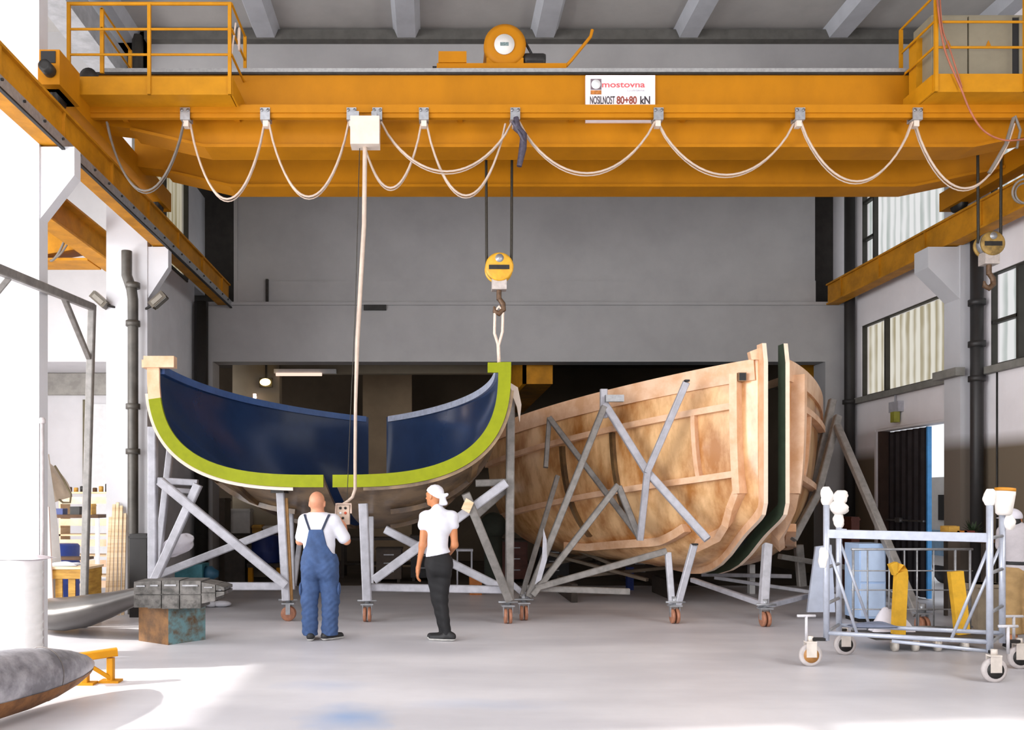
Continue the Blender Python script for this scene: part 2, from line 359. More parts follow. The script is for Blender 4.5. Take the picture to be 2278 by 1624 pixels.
# roof, cross beam and roof beams
struct('ceiling', MB().box(-9.2, XR+.4, -4, YB+1, ZR, ZR+.2), CEIL)
mb = MB(); mb.box(-9.2, XR+.2, 12.5, 12.85, 7.5, ZR)
struct('ceiling_cross_beam', mb, WALLG)
for i, x in enumerate((-4.5, -2.44, -.40, 1.60, 3.68, 5.85, 7.9)):
    mb = MB(); mb.prism([(x-.13, -4, 8.34), (x+.13, -4, 8.34), (x+.2, -4, 8.5), (x-.2, -4, 8.5)], (0, 16.5, 0))
    struct('ceiling_beam', mb, BEAMG)
struct('ceiling_shade_strip', MB().box(-4.2, XR, 12.36, 12.5, 8.32, 8.46), M('roof_shade_strip', (96, 94, 90), .9))  # dark strip standing in for the shadow line under the ceiling
# side aisle on the left
mb = MB(); mb.box(-9.2, XL-.2, YB, YB+.3, 4.3, ZR); mb.box(-9.2, XL-.2, YB+1.6, YB+1.8, 0, 4.4); mb.box(-9.2, XL-.2, YB+.3, YB+1.6, 4.31, 4.5)
struct('wall_aisle', mb, WALLW)
mb = MB(); mb.box(-8.4, XL-.6, YB+1.5, YB+1.6, 3.85, 4.3)
struct('trim_4', mb, M('aisle_header_grey', (176, 172, 164), .8))
ad = struct('door_2', MB().box(-7.25, -4.7, YB+1.52, YB+1.58, 0, 3.66), WHITEP)
mb = MB(); mb.box(-7.36, -7.25, YB+1.5, YB+1.6, 0, 3.75); struct('door_frame', mb, M('door_frame_olive', (120, 112, 88), .7), ad)
# unseen outer wall added to the aisle, openings cut to shape the sun patch
mb = MB(); mb.box(-9.2, -9.0, -4.2, 5.35, 7.4, ZR); mb.box(-9.2, -9.0, 4.9, 5.35, 0, ZR); mb.box(-9.2, -9.0, 7.75, 8.1, 0, 4.2); mb.box(-9.2, -9.0, 8.1, 11.2, 3.2, 4.2); mb.box(-9.2, -9.0, 11.2, YB+1.8, 0, 4.2); mb.box(-9.2, -9.0, 5.35, 7.75, 4.0, ZR); mb.box(-9.2, -9.0, 7.75, YB+1.8, 7.0, ZR)
struct('wall_aisle_sun_block', mb, WALLW)
window('window_aisle_glow', -9.06, 7.75, YB+1.8, 4.25, 6.95, PANELB, [10, 12.5, 15], -1)  # unseen glowing panes added to light the aisle and stop the high sun

struct('wall_front_light_block', MB().box(-9.2, XR+.4, -4.25, -4.05, 0, ZR), WALLW)  # unseen wall added behind the camera to keep sky light out
# door in the right wall: dark corrugated leaf, pulled open a little way
MDOOR = M('door_dark_steel', (52, 50, 56), .45, .3, .2, 5)
mb = MB(); n = 26; rows = []
pts = [(XR+.16+(.018 if (i//2) % 2 else -.018), 14.1+(15.35-14.1)*i/n) for i in range(n+1)]
mb.grid([[(a, b, .02) for a, b in pts], [(a, b, 2.86) for a, b in pts]], smooth=False)
mb.grid([[(a+.03, b, .02) for a, b in pts], [(a+.03, b, 2.86) for a, b in pts]], smooth=False, flip=True)
d1 = mb.build('door_1', MDOOR, fix=False); d1['kind'] = 'structure'
MB().box(XR+.12, XR+.19, 14.06, 14.10, .02, 2.86).build('door_edge', M('door_edge_blue', (70, 150, 214), .4), d1)
MB().box(XR+.08, XR+.12, 14.12, 15.3, 1.28, 1.31).box(XR+.06, XR+.12, 14.8, 14.95, 1.26, 1.34).build('latch_bar', STEEL, d1)
MB().box(XR+.02, XR+.2, 15.36, 15.5, 0, 2.9).build('door_jamb', M('jamb_brown', (70, 50, 40), .7), d1)
struct('door_1_reveal', MB().box(XR-.012, XR+.24, 15.44, 15.5, 0, 2.88).box(XR-.012, XR+.24, 13.3, 13.36, 0, 2.88).box(XR+.01, XR+.24, 13.3, 15.5, 2.88, 2.92), WALLW)
# ground and parked van outside the door
tv = thing('parked_van', 'white parked van seen outside through the gap of the right wall door', 'van', (11.5, 16.6, 0))
MB().box(10.0, 13.6, 15.2, 17.4, .35, 2.1).build('body', WHITEP, tv)
MB().box(9.97, 10.0, 15.6, 16.2, 1.25, 1.75).box(9.97, 10.0, 16.35, 16.9, 1.25, 1.75).build('window_glass', BLACK, tv)
MB().box(9.96, 10.0, 15.25, 17.35, .55, 1.05).build('lower_panel', M('van_panel_blue', (150, 190, 226), .4), tv)
for yy in (15.7, 16.9):
    for xx in (10.15, 13.45): MB().lathe((xx-.1, yy, .35), (1, 0, 0), [(0, .2), (0, .35), (.2, .35), (.2, .2)], 20).build('wheel', BLACK, tv)

# down pipes
def pipe(name, x, y, z0, z1, r, m, label, collars=(), elbow=False):
    t = thing(name, label, 'pipe', (x, y, z0))
    mb = MB()
    if elbow: mb.tube([(x, y, z0), (x, y, z1-.7), (x-.02, y, z1-.55), (x-.09, y, z1-.35), (x-.09, y, z1)], r, 14)
    else: mb.cyl((x, y, z0), (x, y, z1), r, 14)
    mb.build('pipe_run', m, t)
    for z in collars: MB().lathe((x, y, z), (0, 0, 1), [(-.04, r), (-.04, r*1.35), (.04, r*1.35), (.04, r)], 16).build('collar', m, t)
    return t
PIPED = M('pipe_dark_grey', (88, 84, 78), .45, .2, .2, 4)
pipe('drain_pipe', -4.36, 12.36, 0, 5.25, .075, PIPED, 'dark grey drain pipe with collars on the front of the rear left white pillar', (4.75, 4.2, 3.0, 2.35), True)
pipe('drain_pipe', 7.84, 12.34, 0, 5.6, .085, M('pipe_black', (44, 42, 42), .5), 'black drain pipe running down the concrete pillar of the right wall', (4.5, 3.9, 3.4))
pipe('corner_pipe', -4.42, 16.2, 0, 5.4, .13, M('pipe_very_dark', (40, 36, 33), .6), 'dark pipe in the left rear corner beside the grey lintel', ())
pipe('corner_pipe', 7.855, 16.15, 0, 8.4, .095, M('pipe_corner_dark', (36, 33, 32), .6), 'tall dark pipe in the right rear corner of the hall', (3.5,))
pipe('upper_pipe', -4.32, 12.44, 5.9, 8.4, .08, PIPED, 'dark pipe behind the left crane platform, high on the rear pillar', ())
one('wall_bracket', MB().box(-3.23, -3.18, YB-.03, YB+.05, 5.42, 5.88), DARKST, 'short dark vertical bar fixed to the grey back wall above its ledge', 'bracket')
one('wall_plate', MB().box(-1.35, -.92, YB-.06, YB, 5.28, 5.38), DARKST, 'small dark plate on the ledge of the grey back wall', 'plate')
# ------------------------------------------------------------------ crane runways
def runway(name, x, label, inner):
    t = thing(name, label, 'crane girder', (x, 9, 5.38))
    mb = MB(); wx = x+.07*inner; mb.box(wx-.012, wx+.012, 2, 16.36, 5.41, 5.75); mb.box(x-.12, x+.12, 2, 16.36, 5.38, 5.41); mb.box(x-.12, x+.12, 2, 16.36, 5.75, 5.78)
    mb.build('girder', YEL2, t)
    for y in np.arange(2.3, 16.3, 1.35): MB().box(x-.11, x+.112, y-.015, y+.015, 5.41, 5.75).build('web_stiffener', YEL2, t)
    MB().box(x-.03, x+.03, 2, 16.36, 5.78, 5.82).build('rail', DARKST, t)
    return t
rl = runway('runway_girder', -4.02, 'yellow crane runway girder on the left pillars, with a bolted pale strip along it', 1)
sx = -4.02+.125
MB().box(sx-.012, sx+.012, 2, 16.4, 5.345, 5.46).build('conductor_strip', ZINC, rl)
MB().box(sx-.016, sx+.02, 2, 16.4, 5.325, 5.345).build('strip_seal', BLACK, rl)
for y in np.arange(4.3, 16.3, .42): MB().cyl((sx+.01, y, 5.42), (sx+.03, y, 5.42), .014, 8).build('bolt', DARKST, rl)
for y in np.arange(3, 16.2, 1.35): MB().box(-3.92, sx-.012, y-.02, y+.02, 5.385, 5.41).build('strip_bracket', YEL2, rl)
runway('runway_girder', 7.62, 'yellow crane runway girder along the right wall under the upper windows', -1)
ta = thing('aisle_runway_girder', 'yellow crane girder in the side aisle behind the left pillars', 'crane girder', (-5.2, 9, 5.36))
MB().box(-5.21, -5.19, 2, 16.36, 5.39, 5.77).box(-5.34, -5.06, 2, 16.36, 5.36, 5.39).box(-5.34, -5.06, 2, 16.36, 5.77, 5.8).build('girder', YEL2, ta)
tb = thing('aisle_crane', 'yellow crane beam crossing the side aisle, seen under the front corbel', 'crane', (-7, 13.6, 5.5))
MB().prism([(-5.4, 13.4, 5.62), (-5.4, 13.4, 5.98), (-8.9, 13.4, 5.98), (-8.9, 13.4, 5.42), (-6.6, 13.4, 5.42)], (0, .35, 0)).build('girder', YEL2, tb)
MB().box(-8.9, -5.4, 13.3, 13.85, 5.38, 5.42).build('lower_flange', YEL2, tb)
mb = MB(); mb.tube(catenary(P(150, 515, 13.2), P(112, 580, 13.2), .1), .02); mb.tube(catenary(P(160, 520, 13.2), P(125, 572, 13.2), .06), .016)
mb.build('hanging_cable', CABLED, tb)

# ------------------------------------------------------------------ bridge crane
cr = thing('bridge_crane', 'orange-yellow double girder bridge crane spanning the hall', 'crane', (1.8, 10.6, 5.8))
def girder(y, name):
    poly = [(-3.95, 6.62), (7.5, 6.62), (7.5, 6.05), (6.3, 5.80), (-2.68, 5.80), (-3.55, 6.0), (-3.95, 6.05)]
    mb = MB(); mb.prism([(a, y, b) for a, b in poly], (0, .3, 0))
    g = mb.build(name, YEL, cr)
    fl = MB(); lo = [(-3.55, 6.0), (-2.68, 5.80), (6.3, 5.80), (7.5, 6.05)]
    for (a, b), (c, d) in zip(lo[:-1], lo[1:]):
        fl.prism([(a, y-.04, b), (c, y-.04, d), (c, y-.04, d-.035), (a, y-.04, b-.035)], (0, .38, 0))
    fl.build('lower_flange', YEL, g)
    MB().box(-3.95, 7.5, y-.03, y+.33, 6.62, 6.645).build('upper_flange', DARKST, g)
    MB().box(-3.9, 7.45, y-.01, y+.05, 6.645, 6.70).build('trolley_rail', M('rail_pale', (168, 168, 168), .45, .2, .1, 30), g)
    return g
girder(10.0, 'front_girder'); girder(11.26, 'rear_girder')
def truck(x):
    mb = MB(); mb.box(x-.11, x+.11, 8.9, 12.7, 5.93, 6.2); e = mb.build('end_truck', YEL, cr)
    for y in (9.1, 12.4): MB().cyl((x-.05, y, 5.96), (x+.05, y, 5.96), .14, 20).build('wheel', DARKST, e)
truck(-4.02); truck(7.62)
dv = MB().box(-4.07, -3.86, 8.8, 9.3, 5.93, 6.29).build('drive_housing', YEL, cr)
MB().box(-4.05, -3.90, 8.79, 8.8, 6.15, 6.27).build('opening', BLACK, dv)
MB().lathe((-3.955, 8.66, 6.06), (0, 1, 0), [(0, .03), (.0, .062), (.13, .066), (.15, .05)], 20).build('drive_motor', DARKST, dv)
# cable rail in front of the front girder
mb = MB(); mb.box(-4.1, 7.3, 9.70, 9.80, 6.05, 6.14); mb.box(-4.1, 7.3, 9.72, 9.78, 6.0, 6.05)
mb.build('cable_rail', YEL, cr)
for x in np.arange(-3.6, 7.2, 1.3): MB().box(x-.03, x+.03, 9.78, 10.0, 6.07, 6.12).build('rail_bracket', YEL, cr)
# service platforms with handrails
def platform(x0, x1, xr0, xr1, z0, dz=0):
    yf = 9.4
    mb = MB(); mb.box(x0, x1, yf, yf+.02, z0, z0+.2); mb.box(x0+.02, x1-.02, yf+.021, 10.0, z0+.001, z0+.03)
    for xs in (x0, x1): mb.box(xs-.01, xs+.01, yf+.021, 10.0, z0+.002, z0+.198)
    p = mb.build('platform', YELP, cr)
    zt = z0+1.0+dz; zs = (zt, z0+.72+dz, z0+.44+dz)
    r = .014
    for x in np.linspace(x0+.02, x1-.02, 3):
        MB().box(x-.018, x+.018, yf-.02, yf+.012, z0, zt).build('handrail_post', YELP, p)
    for i, z in enumerate(zs):
        MB().tube([(x0, yf, z), (x1, yf, z)], r*(1.4 if i == 0 else 1)).build('handrail', YELP, p)
    for xs in (xr0, xr1):
        if xs is None: continue
        MB().box(xs-.018, xs+.018, 10.05, 10.08, z0+.4, zt).build('handrail_post', YELP, p)
        for z in zs: MB().tube([(xs, yf, z), (xs, 10.06, z)], r).build('side_handrail', YELP, p)
    return p
platform(-4.04, -2.23, -2.23, None, 6.11)
pr = platform(5.5, 7.5, 5.5, None, 6.14, .05)
mb = MB()
for z in (7.12, 6.9): mb.tube([(-3.7, 9.5, z), (-3.7, 10.4, z)], .012)
mb.box(-3.72, -3.68, 9.5, 9.53, 6.4, 7.12); mb.box(-3.72, -3.68, 10.38, 10.41, 6.64, 7.12)
mb.build('inner_handrail', YELP, cr)
# travel motors lying on the left platform
m1 = one('travel_motor', MB().lathe((-3.9, 9.6, 6.42), (0, 1, 0), [(0, .05), (.02, .1), (.2, .1), (.22, .06)], 18).box(-3.98, -3.82, 9.58, 9.8, 6.14, 6.33).ball((-3.72, 9.62, 6.2), .07, 12), DARKST, 'dark drive motor standing at the left end of the left crane platform', 'motor')
MB().box(-3.62, -3.35, 9.5, 9.7, 6.14, 6.24).build('gearbox', M('pale_green_paint', (190, 206, 196), .5), m1)
# coil of rope on the handrail
one('rope_coil', MB().torus((-2.2, 9.62, 6.86), (1, .3, 0), .09, .012, 20, 6).torus((-2.2, 9.63, 6.83), (1, .2, 0), .1, .012, 20, 6).tube([(-2.22, 9.55, 6.98), (-2.24, 9.45, 6.6), (-2.26, 9.42, 6.32)], .01), SLING, 'pale rope coiled over the right handrail of the left crane platform', 'rope')
# control cabinet on the right platform
CAB = M('cabinet_grey_beige', (142, 134, 114), .5, .1, .06, 5)
cb = thing('electrical_cabinet', 'grey-beige electrical cabinet behind the handrail of the right crane platform', 'cabinet', (6.45, 9.75, 6.17))
MB().box(5.60, 7.3, 9.62, 9.98, 6.17, 7.11).build('body', CAB, cb)
for a, b in ((5.62, 5.985), (6.005, 6.49), (6.57, 7.28)):
    d = MB().box(a, b, 9.59, 9.62, 6.2, 7.08).build('door', CAB, cb)
MB().box(6.49, 6.57, 9.6, 9.62, 6.22, 7.07).build('dark_gap', BLACK, cb)
for x in (5.77, 6.22):
    MB().prism([(x-.035, 9.585, 6.73), (x+.035, 9.585, 6.73), (x, 9.585, 6.81)], (0, .006, 0)).build('warning_mark', YEL, cb)
MB().box(5.53, 5.60, 9.8, 9.95, 6.17, 6.95).build('side_box', YELP, cb)

# ------------------------------------------------------------------ sign on the girder
sg = thing('sign_board', 'white rated load sign on the front of the orange bridge crane', 'sign', (2.17, 9.97, 6.06))
MB().box(1.765, 2.575, 9.955, 9.99, 6.055, 6.60).build('board', M('sign_white', (246, 240, 244), .4, 0, .02, 8), sg)
def text(s, x, z, h, wdt, mat, parent, y=9.953, name='lettering', bold=0.):
    cu = bpy.data.curves.new(name, 'FONT'); cu.body = s; cu.size = 1; cu.extrude = .002; cu.offset = bold
    to = bpy.data.objects.new('t', cu); C.objects.link(to)
    bpy.context.view_layer.update()
    me = bpy.data.meshes.new_from_object(to.evaluated_get(bpy.context.evaluated_depsgraph_get()))
    C.objects.unlink(to); bpy.data.objects.remove(to)
    n = len(me.vertices); co = np.empty(n*3); me.vertices.foreach_get('co', co); co = co.reshape(-1, 3)
    mn, mx = co.min(0), co.max(0); q = (co-mn)/(np.maximum(mx-mn, 1e-6)); pw = wloc(parent)
    out = np.stack([x+q[:, 0]*wdt, y-.001+q[:, 2]*-.002, z+q[:, 1]*h], 1)-np.array(pw)
    me.vertices.foreach_set('co', out.ravel()); me.materials.clear(); me.materials.append(mat); me.update()
    o = bpy.data.objects.new(name, me); C.objects.link(o); o.parent = parent; return o
REDT = M('sign_red', (214, 92, 96), .5, 0, .02); GREYT2 = M('sign_pale_grey', (196, 194, 204), .5, 0, .02); BRT = M('sign_brown_red', (150, 66, 48), .5, 0, .02); BLT = M('sign_black', (58, 50, 54), .5, 0, .02)
text('mostovna', 1.955, 6.455, .058, .50, REDT, sg, bold=.012)
text('Ljubljana', 2.25, 6.405, .028, .20, GREYT2, sg)
text('NOSILNOST', 1.815, 6.262, .092, .29, BLT, sg, bold=.01)
text('80+80', 2.125, 6.262, .092, .235, BRT, sg, bold=.02)
text('kN', 2.40, 6.262, .092, .115, BLT, sg, bold=.02)
lg = MB().box(1.822, 1.948, 9.951, 9.955, 6.43, 6.555).build('emblem', M('emblem_grey', (120, 104, 112), .5), sg)
MB().cyl((1.885, 9.9505, 6.4925), (1.885, 9.9515, 6.4925), .055, 28).build('emblem_disc', WHITEP, lg)
MB().box(1.822, 1.948, 9.951, 9.955, 6.375, 6.422).build('emblem_bar', M('emblem_orange', (206, 130, 60), .5, 0, .25, 40), sg)

# ------------------------------------------------------------------ crab (hoist trolley) on the girders
hc = thing('hoist_trolley', 'yellow hoist trolley with round drum cover riding on the bridge crane', 'hoist', (.8, 10.7, 6.70))
MB().box(0.03, 1.56, 10.07, 10.3, 6.70, 6.80).box(.03, .12, 10.3, 11.25, 6.70, 6.79).box(1.46, 1.56, 10.3, 11.25, 6.70, 6.79).box(0.03, 1.56, 11.25, 11.5, 6.70, 6.80).build('frame', YEL, hc)
dr = MB().lathe((.84, 10.12, 7.05), (0, 1, 0), [(0, .20), (.02, .25), (.1, .25), (.12, .235), (1.0, .235), (1.02, .25), (1.1, .25), (1.12, .2)], 36).box(.62, 1.06, 10.14, 11.2, 6.8, 6.9).build('drum_cover', YEL, hc)
MB().cyl((.83, 10.115, 7.04), (.83, 10.10, 7.04), .12, 28).build('label_disc', M('label_disc', (226, 222, 216), .5, 0, .04), dr)
MB().box(.78, .88, 10.095, 10.1, 7.02, 7.06).build('label_mark', M('label_mark_grey', (130, 150, 150), .5, 0, .3, 60), dr)
MB().box(.05, .38, 10.05, 10.3, 6.80, 6.93).build('box', YEL, hc)
MB().box(-.02, .028, 10.08, 10.14, 6.71, 6.77).build('stop', BLACK, hc)
MB().lathe((1.05, 10.25, 6.91), (1, 0, 0), [(0, .06), (.04, .09), (.25, .09), (.28, .08)], 18).box(1.1, 1.3, 10.16, 10.34, 6.8, 6.88).build('motor', DARKST, hc)
MB().tube([(.98, 10.3, 7.28), (1.03, 10.25, 7.25), (1.15, 10.2, 7.0), (1.2, 10.2, 6.9)], .016).build('cable', BLACK, hc)
MB().tube([(1.56, 10.1, 6.78), (1.62, 10.08, 6.84), (1.84, 10.05, 7.10), (1.86, 10.05, 7.18)], .02).build('towing_arm', YEL, hc)

# ------------------------------------------------------------------ hook blocks
def hook_block(name, px, py, d, r, label, ztop, xr, m=M('hook_block_yellow', (222, 166, 44), .45, 0, .12, 14)):
    c = P(px, py, d); t = thing(name, label, 'hook block', tuple(c))
    s = MB()
    for yy in (-.09, .05): s.lathe((c.x, c.y+yy, c.z), (0, 1, 0), [(0, r*.85), (.008, r), (.032, r), (.04, r*.85)], 28)
    s.build('side_plate', m, t)
    MB().lathe((c.x, c.y-.03, c.z+.01), (0, 1, 0), [(0, r*.95), (.02, r*.82), (.04, r*.82), (.06, r*.95)], 28).build('sheave', ZINC, t)
    MB().box(c.x-r*.75, c.x+r*.7, c.y-.095, c.y-.088, c.z-.035, c.z+.02).build('dark_stripe', DARKST, t)
    MB().lathe((c.x, c.y-.093, c.z+r*.6), (0, 1, 0), [(0, r*.3), (.01, r*.3)], 16).build('cap', ZINC, t)
    MB().box(c.x-.09, c.x+.09, c.y-.07, c.y+.07, c.z-r-.1, c.z-r+.05).build('cross_head', M('cross_head_grey', (196, 186, 180), .5, .2, .1, 20), t)
    hk = MB(); z = c.z-r-.1
    hk.tube([(c.x, c.y, z), (c.x, c.y, z-.12)], .032, 10)
    hk.tube([(c.x, c.y, z-.1), (c.x+.05, c.y, z-.17), (c.x+.055, c.y, z-.24), (c.x, c.y, z-.29), (c.x-.055, c.y, z-.26), (c.x-.06, c.y, z-.2)], [.03, .034, .036, .036, .03, .012], 10)
    hk.build('hook', M('hook_rust', (104, 78, 56), .5, .3, .2, 30), t)
    for x in xr:
        MB().tube([(c.x+x*.93, c.y-.01, c.z+.02), (c.x+x, c.y-.01, ztop)], .017, 8).build('wire_rope', ROPE, t)
    return c
HB = hook_block('hook_block', 1110, 597, 10.66, .175, 'yellow and grey hook block hanging above the green-edged mould', 6.75, (-.165, .165))
hook_block('hook_block', 2200, 545, 10.66, .15, 'smaller worn hook block hanging at the far right in front of the pillar', 6.75, (-.15, .15), M('hook_block_worn', (176, 142, 74), .55, .1, .3, 9))
# sling from the hook to the mould
zh = HB.z-.175-.36; sp = P(1110, 812, 10.9)
mb = MB()
mb.tube([(HB.x-.055, HB.y+.02, zh-.28), (HB.x-.05, HB.y, zh), (HB.x, HB.y, zh+.06), (HB.x+.05, HB.y, zh), (HB.x+.045, HB.y+.02, zh-.26)], .018)
mb.tube([(HB.x-.055, HB.y+.02, zh-.27), (HB.x-.01, HB.y+.05, zh-.4), (sp.x, sp.y, sp.z-.03)], .018); mb.tube([(HB.x+.045, HB.y+.02, zh-.25), (HB.x, HB.y+.05, zh-.42), (sp.x+.01, sp.y, sp.z-.03)], .018)
one('lifting_sling', mb, SLING, 'pale webbing sling from the hook down to the right corner of the green mould edge', 'sling')

# ------------------------------------------------------------------ festoon trolleys and cables
trx = [(415, 'first'), (592, 'second'), (783, 'third'), (840, 'fourth'), (943, 'fifth'), (1145, 'sixth'), (1462, 'seventh'), (1775, 'eighth'), (2035, 'ninth')]
def trolley(px, word):
    x = (px-CX)*9.75/F; t = thing('cable_trolley', word+' small grey cable trolley from the left on the yellow cable rail', 'cable trolley', (x, 9.75, 5.93), 'cable trolleys on the crane rail')
    MB().box(x-.055, x+.055, 9.685, 9.70, 5.98, 6.10).box(x-.055, x+.055, 9.80, 9.815, 5.98, 6.10).box(x-.055, x+.055, 9.685, 9.815, 5.965, 5.98).build('carriage', ZINC, t)
    for a in (-.035, .035): MB().cyl((x+a, 9.675, 6.07), (x+a, 9.686, 6.07), .016, 12).build('roller', STEEL, t)
    MB().box(x-.03, x+.03, 9.71, 9.79, 5.90, 5.965).build('cable_clamp', CREAM, t)
for a in trx: trolley(*a)
loops = [(238, 409, 425, 'far left, dipping before the left runway girder'), (421, 586, 440, 'second from the left, below the left platform'), (598, 776, 438, 'left of the pale junction box'),
         (800, 937, 415, 'short loop just right of the junction box'), (848, 1139, 382, 'long shallow loop crossing two others'), (949, 1125, 432, 'deep loop left of the hook ropes'),
         (1155, 1456, 386, 'between the hook ropes and the white sign'), (1468, 1769, 386, 'right of the white sign'), (1781, 2029, 404, 'left of the right platform'), (2041, 2262, 416, 'far right, ending beside the second hook block')]
for i, (a, b, low, wd) in enumerate(loops):
    yy = 9.72+(i % 2)*.05
    A = P(a, 272, 9.73); B = P(b, 272, 9.73); A.y = B.y = yy
    one('festoon_cable', MB().tube(catenary(A, B, (low-272)*9.73/F, 20), .0125).tube([p+Vector((0, .035, .004)) for p in catenary(A, B, (low-268)*9.73/F, 20)], .008), CABLE if i not in (0,) else CABLED, 'festoon cable loop under the crane: '+wd, 'cable', 'festoon cable loops')
# bundle of cables on the sixth trolley
one('cable_bundle', MB().tube([P(1148, 262, 9.66), P(1150, 285, 9.64), P(1165, 300, 9.66), P(1163, 330, 9.66), P(1155, 370, 9.66)], [.03, .045, .04, .045, .03], 10).tube([P(1140, 270, 9.63), P(1158, 300, 9.62), P(1168, 320, 9.64)], .02), M('cable_bundle_dark', (72, 66, 82), .5, 0, .25, 30), 'dark taped bundle of cable ends hanging just left of the white sign', 'cable')
# junction box and pendant
jb = thing('junction_box', 'pale square junction box hanging under the crane cable rail', 'junction box', tuple(P(812, 328, 9.62)))
a = P(781, 328, 9.62); b = P(845, 266, 9.62)
MB().box(a.x, b.x, 9.52, 9.70, a.z, b.z).build('box', CREAM, jb)
for q in (.06, .26): MB().box(a.x+q-.03, a.x+q+.03, 9.6, 9.78, b.z, 6.02).build('hanger', ZINC, jb)
ph = P(764, 1143, 10.32)
pc = [P(812, 328, 9.62), P(810, 500, 9.65), P(803, 620, 9.68), P(795, 760, 9.8), P(791, 900, 10.0), P(790, 1020, 10.2), P(790, 1088, 10.28), P(784, 1106, 10.3), P(772, 1116, 10.32), P(764, 1121, 10.32)]
pd = thing('pendant_control', 'cream crane pendant control on a long pale cable, held by the bald man', 'remote control', tuple(ph))
MB().tube(pc, [.026]*4+[.020]*4+[.018]*2, 10).build('cable', CABLE, pd)
MB().tube([P(800, 330, 9.64), P(790, 700, 9.7), P(778, 960, 10.1), P(772, 1112, 10.3)], .005, 6).build('strain_wire', ROPE, pd)
bx = MB().obox(ph, Vector((.075, 0, .0)), Vector((0, .055, 0)), Vector((.0, 0, .13))).build('body', M('pendant_cream', (214, 190, 170), .5, 0, .08, 12), pd)
MB().tube([P(746, 1162, 10.25), P(748, 1121, 10.25), P(781, 1121, 10.25), P(781, 1142, 10.25)], .012, 8).build('guard_frame', M('guard_pale', (206, 180, 164), .5), bx)
for dx, dz, m in ((-.03, .07, DARKST), (.03, .07, DARKST), (-.03, .01, WHITEP), (.03, .01, M('button_red', (206, 82, 50), .4)), (0, -.05, DARKST)):
    MB().cyl((ph.x+dx, ph.y-.055, ph.z+dz), (ph.x+dx, ph.y-.068, ph.z+dz), .016, 12).build('button', m, bx)
# loose cables at the right end
one('power_cable', MB().tube(spl([P(2082, -30, 9.36), P(2092, 60, 9.36), P(2105, 120, 9.36), P(2135, 190, 9.36), P(2160, 250, 9.38), P(2190, 292, 9.4), P(2235, 312, 9.42), P(2290, 308, 9.45)]), .010).tube(spl([P(2090, -30, 9.37), P(2096, 60, 9.37), P(2115, 115, 9.37), P(2140, 195, 9.37)]), .008), M('cable_brown_red', (168, 96, 70), .5), 'brown-red cable sweeping down from the right platform handrail', 'cable')
one('power_cable', MB().tube([P(2255, 262, 9.5), P(2238, 320, 9.5), P(2215, 360, 9.52), P(2200, 385, 9.54)], .02).tube([P(2258, 258, 9.5), P(2270, 290, 9.5), P(2262, 330, 9.5)], .014), CABLED, 'grey cable ends bunched at the far right end of the crane cable rail', 'cable')
one('cable_coil', MB().torus(P(2278, 425, 9.6), (0, 1, .2), .13, .012).torus(P(2282, 430, 9.62), (0, 1, -.1), .12, .012), CABLED, 'coil of grey cable hanging at the right edge in front of the runway girder', 'cable')

h2 = thing('hoist_trolley', 'plain second hoist frame on the crane girders behind the grey-beige cabinet', 'hoist', (6.93, 10.7, 6.70))
MB().box(6.55, 7.3, 10.05, 10.25, 6.70, 6.8).box(6.55, 7.3, 11.3, 11.5, 6.70, 6.8).box(6.6, 6.72, 10.05, 11.5, 6.7, 6.8).box(7.14, 7.26, 10.05, 11.5, 6.7, 6.8).build('frame', YEL, h2)
MB().cyl((6.65, 10.66, 6.86), (7.2, 10.66, 6.86), .12, 20).build('drum', DARKST, h2)
